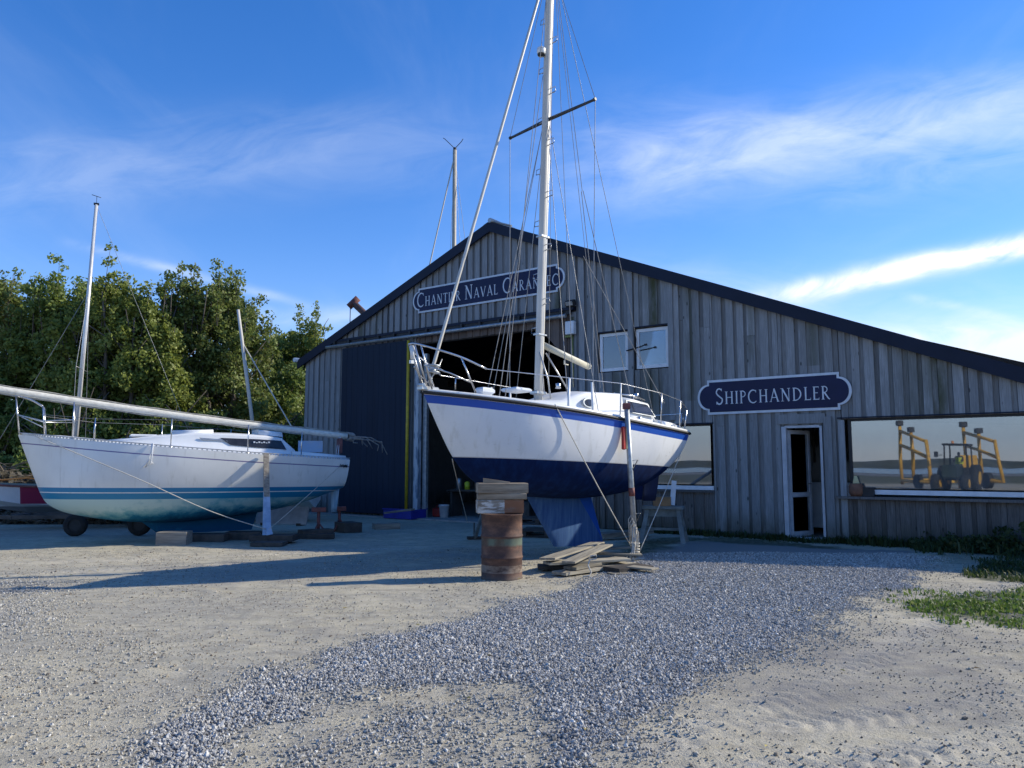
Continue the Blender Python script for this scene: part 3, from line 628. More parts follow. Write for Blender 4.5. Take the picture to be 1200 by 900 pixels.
# ---- outside lamp and junction box above the hall doorway
L_ = empty('floodlight', fac(-5.12, .1, 5.5), (0, 0, R(-36)), 'small dark floodlight over a white junction box right of the hall door track', 'floodlight')
m = MB(); m.box((0, -.10, .12), (.26, .12, .16), Matrix.Rotation(R(25), 3, 'X'), bev=.02); m.build('lamp_head', M_black, L_)
m = MB(); m.box((.0, -.17, .10), (.2, .01, .1), Matrix.Rotation(R(25), 3, 'X')); m.build('lens', M_galv, L_)
m = MB(); m.box((.0, -.02, .05), (.06, .12, .05)); m.build('bracket', M_black, L_)
J = empty('junction_box', fac(-5.16, .07, 5.0), (0, 0, R(-36)), 'white weatherproof box fixed to the boards under the floodlight', 'electric box')
m = MB(); m.box((0, -.07, 0), (.25, .12, .34), bev=.015); m.build('case', M_white, J)
m = MB(); m.box((-.07, -.055, -.21), (.2, .05, .05)); m.tube([(.03, -.02, -.2), (.03, -.02, -1.5)], .018, 6); m.build('conduit', pm('mossy_conduit', (.25, .3, .08), (.14, .16, .05), .8), J)

# ------------------------------------------------------------------ lettering
TK, TN = .125, .062
def arc(cx, cy, rx, ry, a0, a1, n=14): return [(cx+rx*math.cos(R(a0+(a1-a0)*i/n)), cy+ry*math.sin(R(a0+(a1-a0)*i/n))) for i in range(n+1)]
SR = lambda x, y, w=.13: ([(x-w, y), (x+w, y)], .035, .035)
GL = {
 'I': (.30, [([(.15, 0), (.15, 1)], TK, TK), SR(.15, .018), SR(.15, .982)]),
 'H': (.86, [([(.16, 0), (.16, 1)], TK, TK), ([(.70, 0), (.70, 1)], TK, TK), ([(.2, .52), (.66, .52)], TN, TN), SR(.16, .018), SR(.16, .982), SR(.70, .018), SR(.70, .982)]),
 'N': (.90, [([(.15, 0), (.15, 1)], TN, TN), ([(.15, .98), (.74, .0)], TK, TK), ([(.74, 0), (.74, 1)], TN, TN), SR(.15, .018), SR(.1, .982, .1), SR(.74, .982)]),
 'T': (.70, [([(.35, 0), (.35, .96)], TK, TK), ([(.03, .965), (.67, .965)], TN, TN), ([(.03, .98), (.03, .84)], .04, .02), ([(.67, .98), (.67, .84)], .04, .02), SR(.35, .018)]),
 'E': (.60, [([(.15, 0), (.15, 1)], TK, TK), ([(.12, .035), (.55, .035)], TN, TN), ([(.12, .965), (.53, .965)], TN, TN), ([(.2, .52), (.46, .52)], TN, TN), ([(.55, .0), (.56, .17)], .04, .02), ([(.53, 1), (.53, .86)], .04, .02), SR(.12, .018, .08), SR(.12, .982, .08)]),
 'L': (.60, [([(.15, 0), (.15, 1)], TK, TK), ([(.12, .035), (.57, .035)], TN, TN), ([(.57, .0), (.59, .18)], .04, .02), SR(.15, .982), SR(.1, .018, .06)]),
 'A': (.88, [([(.10, 0), (.43, 1.0)], TN, TN), ([(.42, 1.02), (.78, 0)], TK, TK), ([(.20, .33), (.64, .33)], TN*.9, TN*.9), SR(.10, .018, .1), SR(.78, .018, .11)]),
 'V': (.86, [([(.10, 1), (.44, 0)], TK, TK), ([(.44, .0), (.76, 1)], TN, TN), SR(.10, .982, .11), SR(.76, .982, .1)]),
 'C': (.90, [(arc(.52, .5, .43, .5, 52, 130), TN, TK*.9), (arc(.52, .5, .43, .5, 130, 230), TK*.95, TK*.95), (arc(.52, .5, .43, .5, 230, 312), TK*.9, TN), ([(.79, 1.0), (.79, .80)], .03, .05)]),
 'S': (.62, [(arc(.31, .73, .22, .24, 40, 180, 10)+[(.12, .66), (.2, .57), (.36, .46), (.50, .36)]+arc(.31, .27, .23, .26, 15, -150, 12), TK*.62, TK*.8), ([(.50, .98), (.50, .82)], .03, .04), ([(.10, .0), (.10, .17)], .04, .03)]),
 'P': (.62, [([(.15, 0), (.15, 1)], TK, TK), (arc(.24, .74, .30, .235, 95, -95, 16), TN*1.3, TN), SR(.15, .018), SR(.1, .982, .08)]),
 'R': (.74, [([(.15, 0), (.15, 1)], TK, TK), (arc(.24, .75, .28, .225, 95, -95, 16), TN*1.3, TN), ([(.28, .52), (.62, .06), (.74, .0)], TK, TN), SR(.15, .018), SR(.1, .982, .08)]),
 'D': (.88, [([(.15, 0), (.15, 1)], TK, TK), (arc(.2, .5, .56, .47, 92, -92, 22), TN*1.2, TN*1.2), (arc(.2, .5, .55, .46, 45, -45, 12), TK*.85, TK*.85), SR(.1, .018, .08), SR(.1, .982, .08)]),
}
def letter(ch, x, z, h, sx, par, mat_, y=-.0, slope=0):
    w_, st = GL[ch]; m = MB(); k = 0
    for pts, wa, wb in st:
        n = len(pts)
        L2, R2 = [], []
        for i, p in enumerate(pts):
            q0 = pts[max(i-1, 0)]; q1 = pts[min(i+1, n-1)]; dx, dz = q1[0]-q0[0], q1[1]-q0[1]; l = math.hypot(dx, dz) or 1; wdt = (wa+(wb-wa)*i/max(n-1, 1))/2; nx_, nz_ = -dz/l*wdt, dx/l*wdt
            L2.append((p[0]+nx_, p[1]+nz_)); R2.append((p[0]-nx_, p[1]-nz_))
        yy = y-.006-.0007*k; k += 1
        V = [(x+a*h*sx, yy, z+b_*h) for a, b_ in L2]+[(x+a*h*sx, yy, z+b_*h) for a, b_ in R2]
        V += [(a, y+.004, c_) for a, b_, c_ in V]; N_ = 2*n
        F = [(i, i+1, n+i+1, n+i) for i in range(n-1)]
        F += [(i, i+N_, i+1+N_, i+1) for i in range(n-1)]+[(n+i+1, n+i+1+N_, n+i+N_, n+i) for i in range(n-1)]+[(0, n, n+N_, N_), (n-1, n-1+N_, 2*n-1+N_, 2*n-1)]
        m.add(V, F)
    m.build('letter', mat_, par); return w_*h*sx
def text_width(s, hb, hs, sx, track):
    return sum((GL[c.upper()][0]*(hb if c.isupper() else hs)*sx+track) if c != ' ' else hs*.45 for c in s)-track
def signboard(name, uc, vc, W, H, txt, hb, hs, sx, track, label, off=.075, ang=0.):
    S = empty(name, fac(uc, off, vc), (0, R(ang), R(-36)), label, 'sign')
    def outline(g):
        hw, hh = W/2-g, H/2-g; r = H*.37-g*.55; xin = W/2-H*.30-g*.9
        pts = [(-xin, hh)]; pts = []
        # straight top/bottom, stepped corners, half-round ends
        right = [(xin, hh), (xin, r)]+[(xin+(hw-xin)*math.cos(R(a)), r*math.sin(R(a))) for a in range(80, -81, -8)]+[(xin, -r), (xin, -hh)]
        return right+[(-x, z) for x, z in reversed(right)]
    m = MB(); m.prism(outline(0), -.03, 0); m.build('border', M_signwhite, S)
    m = MB(); m.prism(outline(.052), -.036, -.028); m.build('panel', M_signnavy, S)
    tw = text_width(txt, hb, hs, sx, track); x = -tw/2; z0 = -hb*.5
    for c_ in txt:
        if c_ == ' ': x += hs*.45; continue
        h = hb if c_.isupper() else hs
        x += letter(c_.upper(), x, z0+(.04*hb if c_.isupper() else .04*hb), h, sx, S, M_signwhite, -.036)+track
    return S
signboard('name_sign', -8.0, 6.365, 5.32, .74, 'Chantier Naval Carantec', .40, .285, .80, .035, 'long navy sign reading CHANTIER NAVAL CARANTEC on the gable above the hall door', off=.085)
signboard('name_sign', -.205, 3.045, 3.26, .77, 'Shipchandler', .355, .275, .83, .035, 'navy sign with white border reading SHIPCHANDLER above the shop door', off=.075)
# ------------------------------------------------------------------ sailing boats
def sheer_fn(ctrl):
    """ctrl rows (x, half beam, z) from stern to bow -> function of s in 0..1"""
    P = spline(ctrl, 201)
    def f(s):
        q = s*200; i = np.minimum(np.floor(q).astype(int), 199); t = (q-i)
        return tuple(P[i]*(1-t)+P[i+1]*t)
    return f
def hull_mesh(sheer, keel, rnd, ns=64, nt_=26):
    """sheer: fn s->(x,y,z); keel: fn s->(x,0,z); rnd: fn s->roundness. One skin, port and starboard, with 'below' = distance under the sheer"""
    S = np.concatenate([np.linspace(0, .9, int(ns*.75)), np.linspace(.9, 1, ns-int(ns*.75)+1)[1:]]); T = np.linspace(0, 1, nt_); m = MB(); below = []
    rings = []
    for s in S:
        xs, ys, zs = sheer(s); xk, _, zk = keel(s); r = rnd(s); half = []
        for t_ in T:
            cy_ = (1-r)*t_+r*math.sin(math.pi/2*t_); cz = (1-r)*t_+r*(1-math.cos(math.pi/2*t_))
            # slight tumblehome fullness
            half.append((xk+(xs-xk)*cz, ys*cy_**(1-.32*max(0, r-.45)/.5-.22*max(0, .35-s)/.35), zk+(zs-zk)*cz))
        ring = [(x, -y, z) for x, y, z in reversed(half[1:])]+half
        rings.append(ring); below += [zs-p[2] for p in ring]
    m.loft(rings, closed=False, caps=False)
    return m, rings, below
def set_attr(o, name, vals):
    at = o.data.attributes.new(name, 'FLOAT', 'POINT'); at.data.foreach_set('value', np.array(vals, np.float32))
def deck_mesh(sheer, drop=.0, camber=.07, inset=.0, ns=40, s1=.995):
    m = MB(); rings = []
    for s in np.linspace(0, s1, ns):
        x, y, z = sheer(s); y = max(y-inset, .004); rings.append([(x, y*k, z-drop+camber*(1-k*k)*min(1, y/.5)) for k in np.linspace(-1, 1, 11)])
    m.loft(rings, closed=False, caps=False); return m
def cabin_mesh(secs, n=5, pw=.72):
    """secs rows: x, half width at deck, half width at roof, z deck, z roof, crown"""
    m = MB(); rings = []
    for x, wb, wt, zb, zt, cr in secs:
        r = [( x, wb, zb)]
        rr = min(.06, (zt-zb)*.5)
        for a in np.linspace(0, math.pi/2, n): r.append((x, wt-rr*.9*(1-math.cos(a)), zt-rr+rr*math.sin(a)))
        inner = wt-rr*.9
        for k in (.66, .33, 0): r.append((x, inner*k, zt+cr*(1-k*k)))
        full = r+[(p[0], -p[1], p[2]) for p in reversed(r[:-1])]
        rings.append(full)
    m.loft(rings, closed=False, caps=True); return m
def side_panel(m, pts, th=.008, mi=0):
    """thin raised panel through points (x,y,z) on a side, pushed outwards in y"""
    sg = 1 if pts[0][1] > 0 else -1; n = len(pts)
    V = [(x, y+sg*th, z) for x, y, z in pts]+[(x, y-sg*.02, z) for x, y, z in pts]
    F = [tuple(range(n)), tuple(reversed(range(n, 2*n)))]+[(i, i+n, (i+1) % n+n, (i+1) % n) for i in range(n)]
    m.add(V, F, mi=mi)
def foil(x0, x1, th, z, y=0, n=10, sweep=0):
    """closed foil ring at height z, nose at x1 (forward), tail at x0"""
    pts = []; c = x1-x0
    for i in range(n+1): u_ = i/n; u2 = (1-math.cos(math.pi*u_))/2; pts.append((x1-c*u2, y+th*(2.6*math.sqrt(max(u2, 0))*(1-u2)**.9)*.5, z))
    return pts+[(p[0], 2*y-p[1], p[2]) for p in reversed(pts[1:-1])]
def wire(m, a, b_, r=.005, sag=0., n=2):
    a, b_ = Vector(a), Vector(b_); pts = []
    k = n if not sag else 8
    for i in range(k+1 if sag else 2):
        t_ = i/(k if sag else 1); p = a.lerp(b_, t_); p.z -= sag*4*t_*(1-t_); pts.append(p)
    m.tube(pts, r, 5, caps=False)
# hull paints: flat bands of colour fixed to the hull
def hull_mat(name, fn, wl):
    m, t, b = base_mat(name); s = sepz(t); c = fn(t, s, attr(t, 'below')); t.links.new(c, b.inputs['Base Color'])
    top_ = gt(t, s[2], wl); t.links.new(mrange(t, top_, 0, 1, .9, .36, False), b.inputs['Roughness']); t.links.new(mrange(t, top_, 0, 1, .12, .5, False), b.inputs['Specular IOR Level'])
    bump(t, b, noise(t, 1.6, det=2), .12, .02)
    return m, t, b
gt = lambda t, v, k: mth(t, 'GREATER_THAN', v, k)
def band_(t, v, a, c_): return mth(t, 'MULTIPLY', gt(t, v, a), mth(t, 'LESS_THAN', v, c_))
def paint_c(t, s, bl):
    n = noise(t, 1.4, det=5); st = noise(t, 3, (3, 3, .5), det=5)
    c = mixc(t, mrange(t, n, .35, .7, 0, 1), (.80, .80, .79), (.72, .73, .74))
    c = mixc(t, mrange(t, st, .52, .72, 0, .45), c, (.56, .55, .50)); sc_ = noise(t, 5, (1, 1, 4), det=7, rough=.7); c = mixc(t, mrange(t, sc_, .60, .70, 0, .5), c, (.50, .50, .48))
    c = mixc(t, band_(t, bl, .05, .165), c, (.006, .075, .40))
    c = mixc(t, mth(t, 'LESS_THAN', s[2], 1.505), c, (.62, .62, .62))
    dk = mixc(t, mrange(t, st, .4, .7), (.004, .014, .060), (.006, .024, .092))
    return mixc(t, mth(t, 'LESS_THAN', s[2], 1.49), c, dk)
M_hullc, t_, b_c = hull_mat('white_hull_navy_antifoul', paint_c, 1.49)
def paint_l(t, s, bl):
    n = noise(t, 1.1, det=5); st = noise(t, 2.2, (1.2, 1.2, 1.6), det=8, rough=.7)
    c = mixc(t, mrange(t, n, .35, .7), (.80, .79, .74), (.70, .69, .65)); stn_ = noise(t, 3, (3.5, 3.5, .4), det=5); c = mixc(t, mrange(t, stn_, .55, .72, 0, .4), c, (.52, .50, .44))
    c = mixc(t, band_(t, bl, .145, .165), c, (.16, .14, .28))
    zz = mth(t, 'ADD', s[2], mth(t, 'MULTIPLY', s[0], -.008))
    c = mixc(t, band_(t, zz, .99, 1.075), c, (.012, .20, .38))
    c = mixc(t, band_(t, zz, .855, .972), c, (.012, .20, .36))
    # worn antifouling: pale aqua where it has rubbed through, deep blue where it has not
    sh = mth(t, 'ADD', mrange(t, st, .25, .75, 0, .6), mrange(t, zz, .38, .74, -.35, .65, False), clamp=True)
    sh = mth(t, 'ADD', sh, mrange(t, s[0], 2.8, 6.0, -.25, .6, False), clamp=True)
    af = ramp(t, sh, [(0, (.008, .08, .17)), (.3, (.02, .18, .30)), (.55, (.14, .37, .43)), (1, (.45, .60, .58))])
    return mixc(t, mth(t, 'LESS_THAN', zz, .855), c, af)
M_hulll, t_, b_l = hull_mat('white_hull_teal_stripes', paint_l, .87)
mk, t, b = base_mat('keel_blue'); st = noise(t, 3.0, (4, 4, .4), det=6, rough=.65); c = ramp(t, st, [(.25, (.012, .045, .15)), (.5, (.035, .09, .21)), (.68, (.06, .13, .25)), (.85, (.12, .19, .29))]); s = sepz(t)
c = mixc(t, mth(t, 'MULTIPLY', mth(t, 'LESS_THAN', mth(t, 'ADD', s[0], mth(t, 'MULTIPLY', s[2], -.95)), 1.52), .9), c, (.005, .06, .30))
t.links.new(c, b.inputs['Base Color']); b.inputs['Roughness'].default_value = .75; b.inputs['Specular IOR Level'].default_value = .2; M_keel = mk
# ================= centre boat
BC = empty('sailing_boat', (2.835, 14.905, 0), (0, 0, 0), 'white sloop with navy bottom and bright blue sheer band propped upright before the hall doorway', 'sailing boat')
hd = R(222.8); BC.rotation_euler = (0, -R(1.95), hd)
LC = 5.72
shc = sheer_fn([(.0, .66, 2.155), (.25, .79, 2.15), (1.1, .95, 2.17), (2.2, 1.02, 2.22), (3.2, 1.0, 2.27), (4.1, .86, 2.315), (4.9, .54, 2.365), (5.4, .24, 2.40), (5.72, .006, 2.425)])
kc = spline([(.14, 0, 1.68), (.42, 0, 1.44), (.85, 0, 1.19), (1.5, 0, .99), (2.4, 0, .90), (3.2, 0, .90), (3.9, 0, .94), (4.4, 0, 1.02), (4.82, 0, 1.22), (5.12, 0, 1.50), (5.4, 0, 1.90), (5.72, 0, 2.42)], 201)
def kcf(s): q = s*200; i = min(int(q), 199); t = q-i; return tuple(kc[i]*(1-t)+kc[i+1]*t)
m, rings, below = hull_mesh(shc, kcf, lambda s: .93-.62*max(0, s-.45)/.55, nt_=40)
n_side = len(rings[0])
hullc = m.build('hull', M_hullc, BC); set_attr(hullc, 'below', below)
m = MB(); r0 = rings[0]; cx_ = sum(p[0] for p in r0)/len(r0)
m.add(r0, [tuple(range(len(r0)))]); m.build('transom', M_gel, BC)
m = MB()
for sg in (-1, 1):
    P = [shc(s) for s in np.linspace(0, 1, 60)]; m.tube([(x, sg*(y+.008), z-.022) for x, y, z in P], .026, 8)
x, y, z = shc(0); m.tube([(x-.005, -y, z-.022), (x-.03, 0, z-.015), (x-.005, y, z-.022)], .026, 8); m.build('rubbing_strake', M_black, BC)
m = deck_mesh(shc); m.build('deck', M_gelgrey, BC)
m = MB()
for sg in (-1, 1):
    P = [shc(s) for s in np.linspace(0, .995, 50)]; m.tube([(x, sg*max(y-.03, .003), z+.01) for x, y, z in P], .034, 8)
m.build('toe_rail', M_gel, BC)
# coachroof: low wide trunk with raised front, then doghouse
m = cabin_mesh([(4.55, .16, .10, 2.33, 2.36, .01), (4.3, .34, .28, 2.33, 2.38, .015), (3.9, .46, .40, 2.31, 2.42, .02), (3.3, .58, .50, 2.28, 2.48, .03), (3.12, .60, .53, 2.27, 2.56, .03), (2.8, .64, .57, 2.25, 2.66, .035), (2.15, .68, .60, 2.22, 2.70, .04), (1.92, .69, .60, 2.21, 2.71, .04), (1.88, .66, .58, 2.21, 2.60, .03)])
m.build('coachroof', M_gel, BC)
m = cabin_mesh([(1.95, .66, .57, 2.21, 2.67, .04), (1.5, .65, .56, 2.19, 2.655, .04), (1.08, .64, .54, 2.18, 2.62, .03), (.86, .63, .52, 2.18, 2.36, .02)]); m.build('doghouse', M_gel, BC)
m = cabin_mesh([(1.0, .72, .68, 2.17, 2.33, .0), (.5, .68, .64, 2.16, 2.31, 0), (.12, .60, .56, 2.15, 2.28, 0)]); m.build('cockpit_coaming', M_gel, BC)
def ell(cx0, y, cz, a, b_, n=20, slope=0): return [(cx0+a*math.cos(2*math.pi*i/n), y-slope*(b_*math.sin(2*math.pi*i/n)), cz+b_*math.sin(2*math.pi*i/n)) for i in range(n)]
for sg in (1, -1):
    for x_, y_ in ((2.80, .622),):
        m = MB(); side_panel(m, [(p[0], sg*p[1], p[2]) for p in ell(x_, y_, 2.47+.0*(x_), .15, .083, slope=.14)], .012); fr = m.build('porthole', M_galv, BC)
        m = MB(); side_panel(m, [(p[0], sg*p[1], p[2]) for p in ell(x_, y_, 2.47, .115, .06, slope=.14)], .018); m.build('pane', M_smoke, fr)
    m = MB(); side_panel(m, [(1.84, sg*.635, 2.40), (1.82, sg*.600, 2.61), (1.20, sg*.588, 2.59), (1.02, sg*.635, 2.37)], .012); fr = m.build('cabin_window', M_galv, BC)
    m = MB(); side_panel(m, [(1.80, sg*.632, 2.415), (1.785, sg*.602, 2.592), (1.215, sg*.590, 2.572), (1.06, sg*.632, 2.388)], .018); m.build('pane', M_smoke, fr)
# fin keel, skeg and rudder
m = MB(); rs = []
for k in np.linspace(0, 1, 8): z_ = .96-(.96-.10)*k; rs.append(foil(2.03-(2.03-1.66)*k, 3.62-(3.62-2.93)*k, .17-.05*k, z_))
m.loft(rs); m.build('keel', M_keel, BC, sharp=50)
m = MB(); rs = []
for k in np.linspace(0, 1, 5): rs.append(foil(.52+.05*k, 1.12-.26*k, .09, 1.30-.42*k))
m.loft(rs); m.build('skeg', M_hullc, BC)
M_af = pm('navy_antifoul', (.012, .016, .06), (.007, .010, .04), .6, scale=5)
m = MB(); rs = []
for k in np.linspace(0, 1, 6): rs.append(foil(.02+.10*k*k+.04*k, .52+.03*k, .07, 1.62-.76*k))
m.loft(rs); m.build('rudder', M_af, BC)
# mast, spreaders, boom, steps, lamp
MX = 3.36; rk = .024
def mp_(z): return (MX-(z-2.45)*rk/1.0*.45, 0, z)
m = MB(); rs = []
for z_ in np.linspace(2.30, 10.35, 12):
    x_, _, _ = mp_(z_); rs.append([(x_+.085*math.cos(a), .062*math.sin(a), z_) for a in np.linspace(0, 2*math.pi, 17)[:-1]])
m.loft(rs); mast = m.build('mast', M_mast, BC)
m = MB(); m.tube([(MX-.09, .0, 2.9), (mp_(5.3)[0]-.095, 0, 5.3), (mp_(10.3)[0]-.095, 0, 10.3)], .014, 5); m.box((MX, 0, 2.62), (.22, .17, .05), bev=.01); m.box((mp_(5.3)[0], 0, 5.3), (.185, .14, .03)); m.box((mp_(3.6)[0], 0, 3.6), (.185, .14, .02))
m.box(mp_(10.36), (.22, .12, .04)); m.tube([(mp_(10.3)[0]-.1, 0, 10.38), (mp_(10.3)[0]+.16, 0, 10.38)], .02, 6); m.build('fittings', M_alu, mast)
for k, z_ in enumerate(list(np.arange(3.65, 10.1, .47))):
    sg = 1 if k % 2 else -1; x_ = mp_(z_)[0]; m = MB()
    m.tube([(x_, sg*.06, z_+.09), (x_, sg*.20, z_+.085), (x_, sg*.21, z_), (x_, sg*.06, z_-.01)], .0075, 5); m.tube([(x_-.03, sg*.06, z_+.02), (x_-.03, sg*.17, z_+.0)], .005, 4); m.build('mast_step', M_steel, mast)
SPZ = 7.42; sx_ = mp_(SPZ)[0]
for sg in (-1, 1):
    m = MB(); m.tube([(sx_-.02, sg*.05, SPZ), (sx_-.10, sg*1.03, SPZ+.035)], [.032, .022], 6); m.tube([(sx_-.10, sg*1.0, SPZ+.035), (sx_-.10, sg*1.05, SPZ+.04)], .03, 6); m.build('spreader', pm('dark_spreader', (.06, .06, .065), (.03, .03, .03), .5), mast)
m = MB(); m.lathe([(.0, -.0), (.05, 0), (.075, .04), (.08, .12), (.06, .14), (0, .15)], 14, (0, 0, 0), cap=False); ll = m.build('steaming_light', M_gel, mast, loc=(mp_(8.66)[0]+.14, -.03, 8.58))
m = MB(); m.lathe([(.0, -.012), (.062, -.008), (.07, .02)], 14, (mp_(8.66)[0]+.14, -.03, 8.58), cap=False); m.build('lens', M_smoke, mast)
m = MB(); m.tube([(MX-.09, 0, 3.44), (2.16, 0, 3.22)], .055, 10); m.tube([(2.16, 0, 3.22), (2.10, 0, 3.21)], [.06, .05], 10); m.tube([(2.75, 0, 3.25), (2.75, 0, 3.18), (2.65, 0, 3.18)], .012, 5)
m.build('boom', pm('boom_paint', (.66, .63, .50), (.5, .47, .36), .5, scale=6), BC)
# standing and running rigging
chp = [(3.62, .93, 2.27), (3.12, .96, 2.25)]
rg = MB(); top = mp_(10.28)
wire(rg, (5.60, 0, 2.55), (top[0]+.1, 0, 10.3), .006)
wire(rg, (.12, 0, 2.2), (top[0]-.12, 0, 10.35), .006)
for sg in (-1, 1):
    wire(rg, (3.10, sg*.97, 2.28), (sx_-.10, sg*1.04, SPZ+.04), .0065); wire(rg, (sx_-.10, sg*1.04, SPZ+.04), (top[0], sg*.05, 10.28), .0055)
    wire(rg, (3.62, sg*.93, 2.30), (sx_+.02, sg*.06, SPZ-.1), .006); wire(rg, (2.98, sg*.99, 2.27), (sx_-.03, sg*.06, SPZ-.12), .006)
rg.build('standing_rigging', M_wire, BC)
for sg in (-1, 1):
    for a in ((3.10, sg*.97, 2.25), (3.62, sg*.93, 2.26), ):
        m = MB(); m.tube([a, (a[0], a[1], a[2]+.10), (a[0]-(a[0]-sx_)*.07, a[1]-sg*.01, a[2]+.50)], .021, 7); m.build('turnbuckle_cover', M_gel, BC)
m = MB(); wire(m, (5.55, 0, 2.78), (top[0]+.1, 0, 10.2), .027); m.build('furled_forestay', M_mast, BC)
m = MB(); m.tube([(5.59, 0, 2.50), (5.555, 0, 2.70)], .018, 6); m.lathe([(.0, 0), (.11, 0), (.115, .015), (.06, .03), (.055, .08), (.115, .10), (.11, .12), (.0, .125)], 18, (5.55, 0, 2.70), cap=False); m.tube([(5.555, .0, 2.74), (5.48, .09, 2.76), (5.40, .12, 2.72)], .012, 5); m.build('furler_drum', M_galv, BC)
m = MB(); m.lathe([(.045, 0), (.045, .12)], 10, (4.02+0, 0, 0), cap=True); m.box((4.32, .0, 5.0), (.001, .001, .001)) if False else None
hs_ = MB()   # halyards led down to the deck and pulpit
for a, b_, r_ in (((3.24, .12, 2.6), (top[0]-.02, .05, 10.2), .004), ((3.0, .45, 2.72), (top[0]-.1, .02, 10.3), .005), ((2.2, .35, 2.8), (top[0]-.12, -.02, 10.3), .005), ((4.05, -.55, 2.42), (sx_+.05, -.05, 7.2), .006), ((4.35, .28, 2.45), (top[0]+.1, 0, 9.6), .006), ((4.42, .22, 2.45), (sx_+.1, 0, 8.2), .006), ((1.35, .35, 2.66), (2.35, .02, 6.4), .007), ((1.25, -.35, 2.66), (2.35, -.02, 6.4), .007), ((2.35, 0, 6.4), (top[0]-.12, 0, 10.34), .006), ((.9, .75, 2.62), (2.30, .0, 5.2), .006)):
    wire(hs_, a, b_, r_)
hs_.build('halyards', pm('grey_line', (.36, .35, .33), (.22, .21, .20), .8), BC)
m = MB(); m.tube([(3.25, .2, 2.45), (3.28, .14, 2.85), (3.4, .05, 3.3)], .014, 6); m.tube([(2.95, .28, 2.70), (3.26, .06, 3.30)], .014, 6); m.tube([(2.95, -.28, 2.70), (3.26, -.06, 3.30)], .014, 6); m.build('vang', M_alu, BC)
# pulpit, stanchions, guard rails, pushpit
m = MB(); tp = [(4.98, .55, 2.78), (5.36, .42, 2.92), (5.72, .26, 3.01), (5.92, .10, 3.07), (5.96, 0, 3.08)]
full = tp+[(x, -y, z) for x, y, z in reversed(tp[:-1])]; P = spline(full, 30); m.tube([tuple(p) for p in P], .014, 7)
for sg in (-1, 1):
    m.tube([(5.36, sg*.42, 2.92), (5.10, sg*.47, 2.42)], .0125, 6); m.tube([(5.88, sg*.14, 3.06), (5.62, sg*.10, 2.45)], .0125, 6); m.tube([(5.93, sg*.05, 3.07), (5.66, sg*.04, 2.46)], .0125, 6)
    m.tube([(5.80, sg*.12, 2.78), (5.50, sg*.34, 2.68), (5.18, sg*.46, 2.56)], .011, 6)
    m.tube([(5.4, sg*.36, 2.62), (5.4, sg*.36, 2.45)], .01, 5)
m.build('pulpit', M_steel, BC)
m = MB(); m.tube([(5.93, .0, 3.05), (5.93, .02, 2.86)], .032, 8); m.box((5.93, 0, 2.82), (.05, .05, .05)); m.build('bow_lantern', M_gel, BC)
m = MB(); m.box((5.62, 0, 2.46), (.30, .13, .06), bev=.01); m.tube([(5.74, -.06, 2.50), (5.74, .06, 2.50)], .035, 8); m.tube([(5.58, 0, 2.5), (5.62, .02, 2.72)], .02, 6); m.tube([(5.7, .03, 2.5), (5.5, .05, 2.75), (5.42, .05, 2.92)], .008, 5); m.build('bow_roller', M_alu, BC)
stn = [(4.24, .82, 2.33, 2.81), (3.33+.0, .97, 2.28, 2.78), (2.44, 1.0, 2.24, 2.80), (1.22, .92, 2.18, 2.76), (.52, .82, 2.16, 2.70)]
gr_ = MB(); prev = {1: (4.98, .55, 2.78), -1: (4.98, -.55, 2.78)}
for x_, y_, z0_, z1_ in [s__ for s__ in stn if s__[0] not in (4.24, 3.33)]:
    for sg in (-1, 1):
        m = MB(); m.tube([(x_-.02, sg*y_*.97, z0_), (x_, sg*y_, z1_)], .013, 6); m.lathe([(.03, 0), (.03, .03), (.015, .06)], 8, (x_-.02, sg*y_*.97, z0_-.01)); m.build('stanchion', M_gel if x_ > 2 else M_steel, BC)
        wire(gr_, prev[sg], (x_, sg*y_, z1_), .0065); prev[sg] = (x_, sg*y_, z1_)
gr_.build('guard_rail', M_steel, BC)
m = MB(); pp = [(.52, .82, 2.70), (.2, .74, 2.56), (.0, .50, 2.52), (-.06, 0, 2.52)]; P = spline(pp+[(x, -y, z) for x, y, z in reversed(pp[:-1])], 24); m.tube([tuple(p) for p in P], .0135, 6)
for sg in (-1, 1):
    for x_, y_, zt_ in ((.2, .74, 2.56), (.02, .50, 2.52)): m.tube([(x_, sg*y_, zt_), (x_+.02, sg*y_*.95, 2.16)], .012, 6)
    m.tube([(.35, sg*.77, 2.40), (.05, sg*.55, 2.34)], .01, 5)
m.build('pushpit', M_steel, BC)
# deck gear
m = MB(); m.box((4.72, .22, 2.50), (.24, .2, .1), bev=.03); m.box((3.95, .1, 2.60), (.34, .36, .06), bev=.02); m.build('hatch', M_gelgrey, BC)
for x_, y_ in ((2.2, .78), (1.7, .80), (3.15, .25), (1.3, .42)):
    m = MB(); z_ = 2.23 if y_ > .7 else 2.70; m.lathe([(.05, 0), (.04, .04), (.045, .08), (.0, .09)], 12, (x_, y_, z_)); m.build('winch', M_steel, BC)
m = MB(); m.tube([(1.95, .45, 2.72), (1.4, .44, 2.73), (1.05, .42, 2.68)], .014, 6); m.tube([(1.9, .45, 2.66), (1.9, .45, 2.72)], .012, 5); m.tube([(1.4, .44, 2.66), (1.4, .44, 2.73)], .012, 5); m.build('hand_rail', M_steel, BC)
